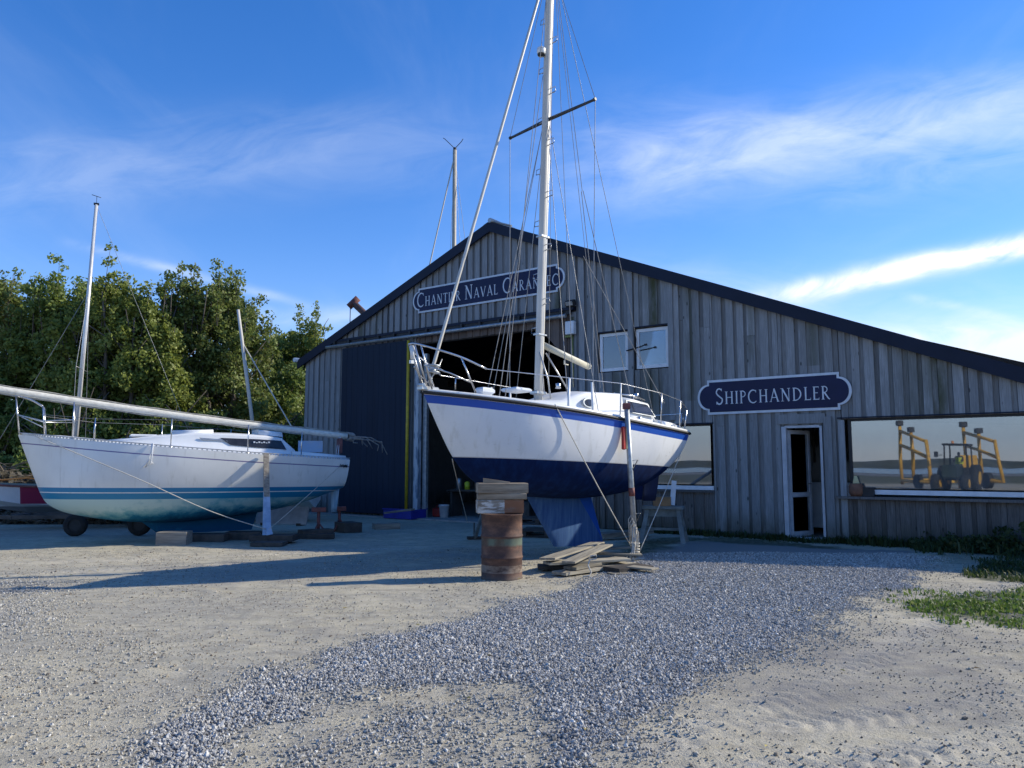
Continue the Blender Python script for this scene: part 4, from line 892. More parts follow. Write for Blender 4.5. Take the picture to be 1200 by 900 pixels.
# ---- props, lines and the little red fender-like pad
def wpt(B, p):  # boat metres to world
    bpy.context.view_layer.update(); return B.matrix_world @ Vector(p)
ptop = wpt(BC, (2.42, 1.10, 2.44)); pfoot = Vector((2.01, 12.72, .06))
PR = empty('support_leg', pfoot, (0, 0, 0), 'tall galvanised tube leg with red bands propping the near side of the middle boat', 'boat prop')
v = ptop-pfoot
m = MB(); m.tube([(0, 0, 0), tuple(v*.5), tuple(v*1.0)], [.048, .046, .043], 10); m.build('tube', M_galv, PR)
m = MB(); m.tube([tuple(v*.40), tuple(v*.455)], .050, 10); m.build('band', M_redox, PR)
m = MB(); m.box((v.x*.995, v.y*.995, v.z*.992), (.12, .09, .10), bev=.01); m.build('head_clamp', M_redox, PR)
m = MB(); m.box((0, 0, -.02), (.24, .2, .03), R(20)); m.build('foot_plate', M_galv, PR)
m = MB()
for k in (.28, .63): m.tube([tuple(v*k), tuple(v*k+Vector((.12, -.05, .02))), tuple(v*(k-.09))], .008, 5)
m.build('step_bracket', M_steel, PR)
pd = wpt(BC, (2.44, 1.045, 1.90))
RP = empty('red_pad', pd, (0, 0, hd), 'narrow red and cream cushion strip wedged between hull and near prop', 'pad')
m = MB(); m.box((0.0, .02, 0), (.06, .05, .38), bev=.015); m.build('red_face', M_red, RP)
m = MB(); m.box((-.055, .03, 0), (.045, .05, .36), bev=.01); m.build('cream_face', M_cream, RP)
P2b = gpt(556, 632); P2t = wpt(BC, (3.2, -1.02, 1.7))
P2 = empty('support_leg', P2b, (0, 0, 0), 'grey steel leg propping the far side of the middle boat behind the barrel', 'boat prop')
v2_ = P2t-P2b; m = MB(); m.tube([(0, 0, 0), tuple(v2_)], .045, 8); m.build('tube', M_galv, P2)
m = MB(); m.box((0, 0, .03), (.3, .22, .05), R(10)); m.tube([(0, -.15, .05), (0, -.15, .35)], .015, 6); m.build('foot_plate', M_timber_d, P2)
def rope(a, b_, label, r=.008, sag=.0, matl=None):
    o = MB(); pts = []
    a, b_ = Vector(a), Vector(b_)
    for i in range(13): t_ = i/12; p = a.lerp(b_, t_); p.z -= sag*4*t_*(1-t_); pts.append(p-a)
    o.tube(pts, r, 6); ob = o.build('rope', matl or M_wirel, None, loc=a); tag(ob, label, 'rope', 'lines tying the boats down'); return ob
foot = Vector((2.0, 12.66, .12))
rope(wpt(BC, (3.92, .93, 2.33)), foot+Vector((-.05, 0, .08)), 'long pale line slanting from mid deck of the middle boat down to its near prop', .0085, .03)
rope(wpt(BC, (.28, .66, 1.75)), foot+Vector((.07, 0, .04)), 'short pale line from the stern of the middle boat down to its near prop', .0085, .02)
rope(wpt(BC, (5.15, .03, 1.46)), gpt(548, 612, .35), 'thin line hanging from the stem of the middle boat behind the barrel', .007, .02)
m = MB()
for k in range(5):
    h0 = .62-.05*k; x_ = -.10+.018*k; m.tube([(x_, -.02*k, .25+.02*k), (x_-.01, -.02*k, h0), (x_+.03, -.02*k, h0+.06), (x_+.06, -.02*k, h0), (x_+.065, -.02*k, .22), (x_+.03, -.02*k, .16), (x_, -.02*k, .25+.02*k)], .007, 5)
for k in range(4):
    m.tube([(math.cos(a)*.055, math.sin(a)*.055, .10+.045*k) for a in np.linspace(0, 6.28, 10)], .014, 5)
for k in range(3): m.tube([(-.05+.03*k, -.06, .5), (-.08+.02*k, -.12, .12), (-.25+.08*k, -.25, -.02), (-.42+.07*k, -.2, .0)], .008, 5)
tag(m.build('rope_coil', M_wirel, None, loc=(2.0, 12.62, .05)), 'pale rope coiled and knotted round the foot of the near prop', 'rope')

# ================= left boat
BL = empty('sailing_boat', (-3.9, 17.72, 0), (0, 0, R(208.9)), 'white sloop with teal stripes and its mast laid along the deck', 'sailing boat')
shl = sheer_fn([(.0, .60, 1.66), (.3, .74, 1.67), (1.2, .98, 1.715), (2.2, 1.12, 1.77), (3.4, 1.14, 1.855), (4.4, .98, 1.935), (5.2, .68, 2.01), (5.9, .32, 2.08), (6.31, .006, 2.12)])
kl = spline([(.06, 0, 1.02), (.4, 0, .90), (1.0, 0, .70), (1.8, 0, .54), (2.8, 0, .42), (3.6, 0, .38), (4.35, 0, .42), (4.96, 0, .51), (5.43, 0, .62), (5.72, 0, .77), (5.86, 0, .95), (5.98, 0, 1.24), (6.14, 0, 1.66), (6.31, 0, 2.12)], 201)
def klf(s): q = s*200; i = min(int(q), 199); t = q-i; return tuple(kl[i]*(1-t)+kl[i+1]*t)
m, rings, below = hull_mesh(shl, klf, lambda s: .95-.6*max(0, s-.5)/.5, nt_=40)
hl = m.build('hull', M_hulll, BL); set_attr(hl, 'below', below)
m = MB(); m.add(rings[0], [tuple(range(len(rings[0])))]); m.build('transom', M_gel, BL)
m = deck_mesh(shl); m.build('deck', M_gelgrey, BL)
m = MB()
for sg in (-1, 1):
    P = [shl(s) for s in np.linspace(0, .995, 60)]; m.tube([(x, sg*max(y-.01, .003), z+.035) for x, y, z in P], .012, 6)
    for s in np.linspace(.12, .97, 90):
        x, y, z = shl(s); m.box((x, sg*max(y-.012, .003), z+.014), (.03, .02, .035))
m.build('toe_rail', M_alu, BL)
m = cabin_mesh([(4.85, .20, .12, 1.97, 2.03, .01), (4.5, .42, .30, 1.96, 2.06, .02), (3.9, .58, .42, 1.92, 2.13, .03), (3.2, .68, .50, 1.88, 2.19, .04), (2.5, .74, .56, 1.83, 2.19, .04), (1.8, .76, .58, 1.79, 2.16, .04), (1.5, .76, .58, 1.77, 2.12, .03), (1.22, .76, .62, 1.76, 1.87, .0)])
m.build('coachroof', M_gel, BL)
m = cabin_mesh([(1.3, .80, .76, 1.73, 1.84, 0), (.7, .74, .70, 1.70, 1.80, 0), (.08, .60, .56, 1.67, 1.75, 0)]); m.build('cockpit_coaming', M_gel, BL)
m = cabin_mesh([(3.6, .34, .31, 2.17, 2.25, .01), (2.85, .36, .33, 2.20, 2.28, .01)]); m.build('hatch', M_gelgrey, BL)
m = MB(); m.box((4.15, 0, 2.135), (.5, .5, .05), bev=.02); m.build('hatch', M_gelgrey, BL)
m = cabin_mesh([(1.95, .4, .38, 2.19, 2.30, .01), (1.45, .4, .38, 2.15, 2.25, .01)]); m.build('companion_slide', M_gel, BL)
for sg in (1, -1):
    def sy(x, z):  # cabin side
        wb = np.interp(x, [1.22, 1.5, 1.8, 2.5, 3.2], [.76, .76, .76, .74, .68]); wt = np.interp(x, [1.22, 1.5, 1.8, 2.5, 3.2], [.62, .58, .58, .56, .50]); zb = np.interp(x, [1.22, 1.8, 2.5, 3.2], [1.76, 1.79, 1.83, 1.88]); zt = np.interp(x, [1.22, 1.5, 1.8, 2.5, 3.2], [1.87, 2.12, 2.16, 2.22, 2.25])
        return float(wb+(wt-wb)*(z-zb)/(zt-zb-.02))
    m = MB(); pts = [(2.75, 2.10), (2.55, 1.955), (2.0, 1.905), (1.42, 1.87), (1.52, 2.06), (2.0, 2.085)]; side_panel(m, [(x, sg*sy(x, z), z) for x, z in pts], .012); m.build('cabin_window', M_smoke, BL)
    m = MB(); pts = [(3.15, 2.10), (3.10, 2.06), (2.6, 2.03), (2.68, 2.07)]; side_panel(m, [(x, sg*sy(x, z), z) for x, z in pts], .01); m.build('side_stripe', M_galv, BL)
# name on the quarter, dark italic letters
m = MB(); r_n = random.Random(3)
def on_side(s, dn):
    x, y, z = shl(s); return (x, y+.006-dn*.02, z-dn)
for k in range(11):
    s0 = .118-.0075*k; hh_ = .05 if k else .08; p0 = on_side(s0, .155+.03*r_n.random()); p1 = on_side(s0-.004, .155-hh_*r_n.uniform(.3, 1)); p2 = on_side(s0-.008, .15+.02*r_n.random())
    m.tube([p0, p1, p2], .006, 4, caps=False)
m.build('name_lettering', M_black, BL)
m = MB()
for k in range(7): m.box((1.78+.05*k, .70-.0*k, 2.02-.012*(k % 2)), (.035, .012, .016 if k % 2 else .03))
m.v = [(x, y-.038+(.003), z) for x, y, z in m.v]; m.build('window_lettering', M_white, BL)
m = MB(); rs = []
for k in np.linspace(0, 1, 5): rs.append(foil(1.85+.1*k, 4.25-.45*k, .30-.06*k, .52-.36*k))
m.loft(rs); m.build('keel', M_hulll, BL, sharp=50)

m = MB(); rs = []
for k in np.linspace(0, 1, 5): rs.append(foil(.04+.06*k, .24-.01*k, .04, 1.10-.62*k))
m.loft(rs); m.build('rudder', pm('pale_blue_rudder', (.38, .52, .60), (.2, .36, .46), .6, scale=6, stretch=(3, 3, .5)), BL)
m = MB(); pl = [(5.92, .30, 2.66), (6.15, .16, 2.80), (6.38, .06, 2.86), (6.41, 0, 2.87)]; P = spline(pl+[(x, -y, z) for x, y, z in reversed(pl[:-1])], 20); m.tube([tuple(p) for p in P], .014, 6)
for sg in (-1, 1):
    m.tube([(6.38, sg*.06, 2.86), (6.29, sg*.04, 2.12)], .013, 6); m.tube([(5.92, sg*.30, 2.66), (5.86, sg*.32, 2.07)], .013, 6)
    m.tube([(6.34, sg*.05, 2.50), (5.9, sg*.31, 2.38), (5.42, sg*.56, 2.40)], .012, 6); m.tube([(6.34, sg*.05, 2.50), (5.88, sg*.31, 2.25)], .009, 5)
m.build('pulpit', M_steel, BL)
sl_ = [(5.40, .57, 2.02, 2.74), (5.03, .73, 2.0, 2.44), (3.72, 1.09, 1.87, 2.44), (2.28, 1.10, 1.77, 2.36), (1.16, .95, 1.71, 2.25)]
prev = {}; gr_ = MB(); gr2 = MB()
for x_, y_, z0_, z1_ in sl_:
    for sg in (-1, 1):
        m = MB(); m.tube([(x_, sg*y_*.97, z0_), (x_, sg*y_, z1_)], .0125, 6); m.lathe([(.03, 0), (.03, .02), (.014, .05)], 8, (x_, sg*y_*.97, z0_)); m.build('stanchion', M_steel, BL)
        if x_ < 5.3:
            if sg in prev: wire(gr_, prev[sg], (x_, sg*y_, z1_-.02), .004); wire(gr2, (prev[sg][0], prev[sg][1], prev[sg][2]-.25), (x_, sg*y_, z1_-.27), .004)
            prev[sg] = (x_, sg*y_, z1_-.02)
        elif sg: wire(gr_, (5.92, sg*.3, 2.5), (5.03, sg*.73, 2.42), .004)
gr_.build('guard_rail', M_wire, BL)
# laid-down mast wrapped in sailcloth: rests on the boat, so a thing of its own
A_ = wpt(BL, (7.3, 0, 3.05)); B_ = wpt(BL, (-.1, 0, 2.20)); dv = B_-A_
SP_ = empty('unstepped_mast', A_, (0, 0, 0), 'long cream wrapped mast laid flat over the deck of the teal striped boat', 'mast')
m = MB(); n_ = 24; pts = [tuple(dv*(i/n_)+Vector((0, 0, -.05*math.sin(math.pi*i/n_)))) for i in range(n_+1)]; m.tube(pts, [.082-.012*i/n_ for i in range(n_+1)], 10); m.build('spar', M_sail, SP_)
m = MB()
for oy, oz, r_ in ((.05, .075, .014), (-.02, .09, .015), (.05, -.05, .016), (-.04, -.075, .012), (.075, .015, .012)):
    m.tube([(p[0]-dv.y/dv.length*oy*1.0, p[1]+dv.x/dv.length*oy, p[2]+oz*(1-.12*i/n_)+.008*math.sin(i*1.9+oy*40)) for i, p in enumerate(pts)], r_, 5)
m.build('rope_lashings', pm('dull_line', (.42, .40, .34), (.22, .21, .19), .8, scale=9), SP_)
m = MB(); e_ = Vector(tuple(pts[-1])); rr_ = random.Random(4)
for k in range(7):
    d = dv.normalized()*(.25+.12*k)*.6; m.tube([tuple(e_), tuple(e_+d+Vector((0, 0, rr_.uniform(-.05, .06)))), tuple(e_+d*1.6+Vector((rr_.uniform(-.1, .1), rr_.uniform(-.1, .1), rr_.uniform(-.14, .0)))), tuple(e_+d*1.7+Vector((0, 0, -.12-.03*k)))], .013, 5)
for k in range(4): m.tube([tuple(e_+Vector((.08*math.cos(a), .0+.02*k, .08*math.sin(a)))+dv.normalized()*.03*k) for a in np.linspace(0, 6.28, 12)], .03, 6)
m.build('loose_rigging', pm('tangled_wire', (.35, .32, .28), (.12, .12, .12), .7), SP_)
o_ = wpt(BL, (.10, 0.1, 1.98)); OB = empty('mast_crutch', o_, (0, 0, R(208.9)), 'small rust orange block with white lashings holding the laid mast on the stern', 'mast crutch')
m = MB(); m.box((0, 0, 0), (.06, .26, .34), bev=.01); m.build('board', M_redox, OB)
m = MB()
for k in (-.09, .09): m.tube([(.0, k*.6, .2), (.06, k, -.3)], .011, 5); 
m.build('lashing', M_white, OB)
# props of the left boat
pt_ = wpt(BL, (1.93, 1.17, 1.78)); pb_ = wpt(BL, (1.93, 1.50, .16))
P3 = empty('support_leg', pb_, (0, 0, 0), 'dark wooden leg with pale blue foot propping the teal striped boat', 'boat prop')
v = pt_-pb_; rm = Matrix.Rotation(R(208.9), 3, 'Z')
def plank_between(m, a, b_, w_a, w_b, th, xax):
    a, b_ = Vector(a), Vector(b_); z_ = (b_-a).normalized(); x_ = Vector(xax).normalized(); y_ = z_.cross(x_).normalized(); x_ = y_.cross(z_)
    V = []
    for p, w_ in ((a, w_a), (b_, w_b)):
        for sx__, sy__ in ((-1, -1), (1, -1), (1, 1), (-1, 1)): V.append(p+x_*sx__*w_/2+y_*sy__*th/2)
    m.add(V, [(3, 2, 1, 0), (4, 5, 6, 7), (0, 1, 5, 4), (1, 2, 6, 5), (2, 3, 7, 6), (3, 0, 4, 7)])
m = MB(); plank_between(m, v*.46, v*1.0, .115, .10, .06, rm @ Vector((1, 0, 0))); m.build('upper_leg', M_timber, P3)
m = MB(); plank_between(m, (0, 0, 0), v*.52, .17, .12, .052, rm @ Vector((1, 0, 0))); plank_between(m, (.05, 0, 0), v*.16, .12, .07, .09, rm @ Vector((1, 0, 0))); m.build('lower_leg', pm('pale_blue_paint', (.38, .52, .68), (.22, .34, .5), .7, scale=5, bmp=.4), P3)
a_ = wpt(BL, (6.02, .34, 2.09)); o_r = MB(); b_r = pb_+Vector((-.02, -.02, .12))
o_r.tube([tuple(Vector(p)-a_) for p in spline([a_, wpt(BL, (5.3, .74, 1.76)), wpt(BL, (4.2, 1.24, 1.25)), wpt(BL, (3.0, 1.42, .66)), b_r], 24)], .009, 6)
tag(o_r.build('rope', M_wirel, None, loc=a_), 'long pale line from the bow of the teal striped boat to its wooden prop', 'rope', 'lines tying the boats down')
rope(wpt(BL, (.05, .60, 1.68)), pb_+Vector((.05, -.02, .12)), 'line from the stern quarter of the teal striped boat down to its wooden prop', .006, .02)
q_ = wpt(BL, (4.05, 1.07, 1.90)); m = MB()
m.tube([(0, 0, .06), (.0, -.03, -.1), (-.05, -.04, -.3), (-.16, -.05, -.42), (-.24, -.04, -.44)], .010, 5); m.tube([(0.02, 0, .06), (.03, -.04, -.15), (.02, -.05, -.32), (-.08, -.05, -.40), (-.02, -.05, -.25), (.05, -.03, -.33)], .010, 5)
tag(m.build('rope', M_white, None, loc=q_), 'loose white rope end hanging over the side near the bow of the teal striped boat', 'rope', 'lines tying the boats down')
# ------------------------------------------------------------------ trees along the left edge of the yard
def leaf_mat(name, cols):
    m, t, b = base_mat(name); a = attr(t, 'tone'); c = ramp(t, a, [(i/(len(cols)-1), c_) for i, c_ in enumerate(cols)]); t.links.new(c, b.inputs['Base Color'])
    b.inputs['Roughness'].default_value = .55; b.inputs['Specular IOR Level'].default_value = .35
    tl = t.nodes.new('ShaderNodeBsdfTranslucent'); t.links.new(c, tl.inputs[0]); ms_ = t.nodes.new('ShaderNodeMixShader'); ms_.inputs[0].default_value = .4
    t.links.new(b.outputs[0], ms_.inputs[1]); t.links.new(tl.outputs[0], ms_.inputs[2]); t.links.new(ms_.outputs[0], t.nodes['Material Output'].inputs[0]); return m
M_leaf_d = leaf_mat('dark_green_leaves', [(.085, .125, .03), (.15, .205, .05), (.22, .28, .065), (.32, .36, .11)])
M_leaf_y = leaf_mat('yellow_green_leaves', [(.11, .145, .03), (.19, .23, .045), (.26, .30, .065), (.36, .38, .11)])
M_leaf_r = leaf_mat('thin_autumn_leaves', [(.10, .10, .035), (.14, .18, .045), (.20, .25, .06), (.32, .30, .13)])
M_bark = pm('bark', (.16, .135, .11), (.08, .068, .055), .9, scale=8, stretch=(2, 2, .4), bmp=.5)
def leaves(centers, rad, per, size, seed, aspect=1.7):
    """small kite-shaped leaves scattered round cluster centres -> vertices, faces, tone"""
    r = np.random.default_rng(seed); n = len(centers)*per; c = np.repeat(np.array(centers), per, 0)
    d = r.normal(size=(n, 3)); d *= (r.random((n, 1))**.5)*rad/np.maximum(np.linalg.norm(d, axis=1, keepdims=True), 1e-6); p = c+d*np.array([1, 1, .9])
    a = r.normal(size=(n, 3)); a /= np.linalg.norm(a, axis=1, keepdims=True); b_ = r.normal(size=(n, 3)); b_ -= (b_*a).sum(1, keepdims=True)*a; b_ /= np.linalg.norm(b_, axis=1, keepdims=True)
    s = size*r.uniform(.6, 1.3, (n, 1)); L_ = a*s*aspect*.5; W = b_*s*.5
    v = np.stack([p-L_, p+W-L_*.1, p+L_, p-W-L_*.1], 1).reshape(-1, 3)
    f = np.arange(n*4).reshape(n, 4)
    ct = np.repeat(r.random(len(centers)), per); tone = np.clip(ct*.5+r.random(n)*.5, 0, 1)
    return v, f, np.repeat(tone, 4)
def fast_mesh(name, v, f, tone, mat_, parent):
    me = bpy.data.meshes.new(name); me.vertices.add(len(v)); me.vertices.foreach_set('co', v.ravel().astype(np.float32)); me.loops.add(f.size); me.loops.foreach_set('vertex_index', f.ravel().astype(np.int32)); me.polygons.add(len(f)); me.polygons.foreach_set('loop_start', (np.arange(len(f))*f.shape[1]).astype(np.int32)); me.polygons.foreach_set('loop_total', np.full(len(f), f.shape[1], np.int32)); me.update(calc_edges=True)
    at = me.attributes.new('tone', 'FLOAT', 'POINT'); at.data.foreach_set('value', tone.astype(np.float32)); me.materials.append(mat_)
    o = bpy.data.objects.new(name, me); COL.objects.link(o)
    if parent: o.parent = parent
    return o
def tree(x, y, h, w_, seed, matl, label, base=.4, dens=1.0, size=.13, spiky=0., twigs=12, tw_h=1.0, sparse=0.):
    r = random.Random(seed); T = empty('tree', (x, y, 0), (0, 0, 0), label, 'tree', 'trees behind the boats')
    tr = MB(); ends = []
    nst = 3+int(w_)
    for k in range(nst):   # several stems rising from a stool
        bx, by = r.uniform(-.4, .4)*w_*.4, r.uniform(-.3, .3); tx, ty = bx+r.uniform(-.3, .3)*w_, by+r.uniform(-.25, .25)*w_; th_ = h*r.uniform(.75, .97); pts = []
        for i in range(6): q = i/5; pts.append((bx+(tx-bx)*q**1.3+r.uniform(-.08, .08), by+(ty-by)*q**1.3, th_*q))
        tr.tube(pts, [.13*(1-.85*i/5) for i in range(6)], 6)
        for j in range(7):
            q = r.uniform(.3, .95); i = min(int(q*5), 4); p = Vector(pts[i]).lerp(Vector(pts[i+1]), q*5-i); a = r.uniform(0, 6.28); l = r.uniform(.5, 1.3)*w_*.33; e = p+Vector((math.cos(a)*l, math.sin(a)*l*.7, l*r.uniform(.5, 1.3))); tr.tube([tuple(p), tuple(p.lerp(e, .5)+Vector((0, 0, -.05))), tuple(e)], [.035, .022, .01], 4)
    tr.build('trunk', M_bark, T)
    tg = MB(); cen = []; cen2 = []
    nc = int(118*dens*w_/3*h/7)
    for k in range(nc):
        # crown outline: columns of differing height side by side
        u_ = r.uniform(-1, 1); top = h*(1-.42*abs(u_)**2.2)*(1+.10*math.sin(u_*7+seed)+.06*math.sin(u_*17+seed*2))
        zz = base*h*.25+(top*.93-base*h*.25)*r.random()**.8; q = zz/h; wid = w_*(.62+.5*math.sin(math.pi*min(1, q*1.05+.12)))*.5
        yy = r.uniform(-1, 1); rr_ = math.sqrt(max(0, 1-u_*u_*.5)); cen.append((u_*w_*.55*(1.05 if q < .6 else .95), yy*wid*.8*rr_, zz))
    if spiky:
        for k in range(int(46*spiky)):
            u_ = r.uniform(-.95, .95); b0 = h*(.80-.25*abs(u_)**2); tp_ = h*(1.0-.28*abs(u_)**1.6)*r.uniform(.98, 1.17)
            p0 = Vector((u_*w_*.5, r.uniform(-.3, .3)*w_, b0)); p1 = Vector((u_*w_*.55+r.uniform(-.35, .35), p0.y, tp_)); tg.tube([tuple(p0), tuple(p0.lerp(p1, .6)+Vector((r.uniform(-.1, .1), 0, 0))), tuple(p1)], [.02, .012, .006], 4)
            for j in range(9): cen2.append(tuple(p0.lerp(p1, r.uniform(.1, 1.05))+Vector((r.uniform(-.16, .16), r.uniform(-.2, .2), 0))))
    for k in range(twigs):
        u_ = r.uniform(-.9, .9); top = h*(1-.42*abs(u_)**2.2); p0 = Vector((u_*w_*.5, r.uniform(-.3, .3)*w_, top*.85)); 
        for j in range(3):
            p1 = p0+Vector((r.uniform(-.3, .3), r.uniform(-.2, .2), r.uniform(.6, 1.15)*tw_h)); tg.tube([tuple(p0), tuple(p1)], [.012, .004], 3, caps=False)
            cen2.append(tuple(p0.lerp(p1, .6))); cen2.append(tuple(p0.lerp(p1, .95)))
    if tg.v: tg.build('twigs', M_bark, T)
    if sparse: cen = [c_ for c_ in cen if vnoise(np.array([c_[0]*1.3]), np.array([c_[2]*1.3]), 1.0, seed)[0] > sparse]
    v, f, tone = leaves(cen, .40, int(150*(1 if not sparse else .8)), size*.55, seed)
    if cen2:
        v2, f2, tn2 = leaves(cen2, .24, 26, size*.55, seed+500); f = np.vstack([f, f2+len(v)]); v = np.vstack([v, v2]); tone = np.concatenate([tone, tn2])
    fast_mesh('crown', v, f, tone, matl, T); return T
TL = [(-18.6, 27.0, 8.3, 3.0, M_leaf_r, 'thin tree with see-through crown at the far left', .0, .8, 1.6, .42),
      (-15.6, 26.8, 8.1, 3.6, M_leaf_d, 'dense dark green tree rising behind the laid mast left of the tall bare mast', .1, 1.1, 1.0, 0),
      (-13.2, 26.2, 8.3, 3.6, M_leaf_y, 'broad sunlit yellow green tree right of the tall bare mast', .0, 1.15, .6, 0),
      (-10.9, 27.4, 8.4, 3.5, M_leaf_r, 'tree with bare reddish twigs sticking out of its top behind the short mast', .0, 1.1, 1.3, 0),
      (-9.3, 33.5, 8.3, 3.3, M_leaf_y, 'pale yellow green tree standing further back next to the barn', .0, 1.1, .3, 0),
      (-8.6, 29.5, 5.6, 2.4, M_leaf_d, 'low dark bush tree beside the left corner of the barn', .0, 1.0, 0, 0),
      (-12.3, 30.5, 5.2, 4.5, M_leaf_d, 'low dark shrubby growth between the twiggy tree and the barn', .0, .9, 0, 0)]
for i, (x, y, h, w_, ml, lb, bs_, dn, spk, sps) in enumerate(TL):
    tree(x, y, h*.915, w_*1.15, 20+i, ml, lb, dens=dn*2.1, spiky=spk, twigs=26 if spk > 1 else 12, sparse=sps, size=.15, tw_h=1.2 if i == 3 else .8)
for i, (x, y, h, w_) in enumerate([(-20.5, 25.5, 3.2, 4), (-17.0, 25.3, 3.4, 4), (-13.8, 25.0, 3.2, 4), (-10.7, 25.2, 3.3, 3.4), (-8.0, 27.6, 3.4, 2.4)]):
    T = tree(x, y, h, w_, 60+i, M_leaf_d, ['low dark bush at the foot of the thin far left tree', 'low dark bush behind the bow rails of the striped boat', 'low dark bush behind the cabin top of the striped boat', 'low dark bush behind the short white mast', 'low dark bush squeezed against the barn corner'][i], dens=1.6, twigs=3, size=.15)
    T['category'] = 'bush'; T['group'] = 'bushes along the hedge foot'; T.name = 'bush'
# pile of cut brushwood at the far left
bm_ = MB(); r = random.Random(9)
for k in range(900):
    x = r.uniform(-15.5, -8.5); dpt = r.uniform(-1, 1); hh = (1.75-.14*(x+15.5))*(1-dpt*dpt)*r.random()**.6; p = Vector((x, 21.5+dpt*1.3, max(.05, hh))); a = r.uniform(0, 6.28); l = r.uniform(.3, .9); e = p+Vector((math.cos(a)*l, math.sin(a)*l*.5, r.uniform(-.25, .3))); e.z = max(.02, e.z)
    bm_.tube([tuple(p), tuple(p.lerp(e, .5)+Vector((0, 0, .06))), tuple(e)], [.014, .01, .005], 3, caps=False)
tag(bm_.build('brush_heap', pm('dry_brushwood', (.26, .21, .16), (.10, .08, .06), .9, scale=6)), 'heap of dry brown cut branches behind the bow of the striped boat', 'brushwood', kind='stuff')
cs = [(r.uniform(-15.5, -8.5), 21.5+r.uniform(-1.1, 1.1), 0) for k in range(260)]; cs = [(x, y, (1.55-.13*(x+15.5))*max(0, 1-((y-21.5)/1.3)**2)*r.random()**.7) for x, y, _ in cs]
v, f, tone = leaves(cs, .3, 40, .10, 5); o = fast_mesh('dead_leaves', v, f, tone, leaf_mat('dead_leaves', [(.05, .04, .028), (.12, .10, .07), (.20, .17, .12), (.28, .25, .18)]), None); tag(o, 'dead brown leaves clinging to the heap of cut branches', 'leaves', kind='stuff')

# ------------------------------------------------------------------ boats behind the striped one
def small_boat(name, loc, rot, label, mast_top, length=5.2, red=True, hb=.95):
    B = empty(name, loc, (0, 0, rot), label, 'dinghy'); L2_ = length
    st = [(0, .75, .36, .98), (.25, .85, .33, .98), (.5, .82, .34, 1.0), (.75, .6, .40, 1.04), (.93, .25, .55, 1.09), (1, .02, .78, 1.12)]
    # hard chine hull: keel, chine, gunwale
    m = MB(); rings = []
    for q, hb_, zk, zs in st: rings.append([(q*L2_, -hb_, zs), (q*L2_, -hb_*.80, zk+.22), (q*L2_, 0, zk), (q*L2_, hb_*.80, zk+.22), (q*L2_, hb_, zs)])
    mh, t, b = base_mat('dinghy_paint') if 'dinghy_paint' not in MATS else (MATS['dinghy_paint'], None, None)
    if t:
        s = sepz(t); n_ = noise(t, 2, det=4); c = mixc(t, mrange(t, n_, .3, .7), (.55, .56, .57), (.44, .45, .47)); c = mixc(t, mth(t, 'MULTIPLY', gt(t, s[2], .62), mth(t, 'LESS_THAN', s[0], 4.25)), c, (.20, .006, .045)); c = mixc(t, mth(t, 'LESS_THAN', s[2], .55), c, (.16, .16, .17)); t.links.new(c, b.inputs['Base Color']); b.inputs['Roughness'].default_value = .4
    m.loft(rings, closed=False, caps=False, smooth=False); m.add(rings[0], [(0, 1, 2, 3, 4)]); m.build('hull', mh if red else M_gel, B)
    m = MB(); rr2 = [[(q*L2_, -hb_, zs+.005), (q*L2_, 0, zs+.05), (q*L2_, hb_, zs+.005)] for q, hb_, zk, zs in st]; m.loft(rr2, closed=False, caps=False); m.build('deck', pm('tan_cover', (.42, .28, .16), (.3, .2, .11), .8) if red else M_gelgrey, B)
    m = MB()
    for sg in (-1, 1): m.tube([(q*L2_, sg*hb_, zs) for q, hb_, zk, zs in st], .03, 6)
    m.build('gunwale', M_redox if red else M_gel, B)
    inv_ = (Matrix.Translation(Vector(loc)) @ Matrix.Rotation(rot, 4, 'Z')).inverted(); base, top = mast_top; b_l = inv_ @ Vector(base); t_l = inv_ @ Vector(top)
    d = t_l-b_l; m = MB(); m.tube([tuple(b_l), tuple(b_l+d*.5), tuple(t_l)], [.055, .052, .042], 8); mt_ = m.build('mast', M_mast if not red else M_steelmast, B)
    return B, b_l, t_l, d, mt_
M_steelmast = pm('satin_alloy', (.74, .72, .68), (.6, .58, .55), .3, .25, scale=3)
X1 = Vector((-8.88-.0, 17.9, 1.0)); ratio = 17.9
def at_y(x, y, Yd):
    a = (x-600)/900; b = -(y-450)/900; c, s = math.cos(R(6)), math.sin(R(6)); r_ = Vector((a, c-b*s, s+b*c)); return Vector((0, 0, 1.55))+r_*(Yd/r_.y)
b1 = at_y(86, 545, 19.4); t1 = at_y(113, 240, 19.4)
B1, bl_, tl_, d_, mt_ = small_boat('dinghy', (-7.8, 20.2, 0), R(197), 'white and dark red dinghy on a road trailer behind the bow of the striped boat', (b1, t1), 5.6)
m = MB(); q = bl_+d_*.36; m.tube([tuple(q+Vector((0, -.60, 0))), tuple(q), tuple(q+Vector((0, .60, 0)))], .012, 5); m.build('spreader', M_wire, mt_)
m = MB(); q7 = bl_+d_*.66
for sg in (-1, 1):
    m.tube([tuple(q7), tuple(q+Vector((0, sg*.60, 0))), tuple(bl_+Vector((-.1, sg*.72, .0)))], .007, 4, caps=False)
wire(m, q7, (5.4, 0, 1.1), .007); wire(m, tl_, (.05, 0, 1.0), .005); m.build('rigging', M_wire, B1)
m = MB(); m.box(tuple(tl_+Vector((0, 0, .02))), (.12, .06, .05)); m.tube([tuple(tl_), tuple(tl_+Vector((.0, 0, .22)))], .006, 4); m.tube([tuple(tl_+Vector((-.10, 0, .20))), tuple(tl_+Vector((.12, 0, .26)))], .008, 4); m.build('masthead_vane', M_black, mt_)
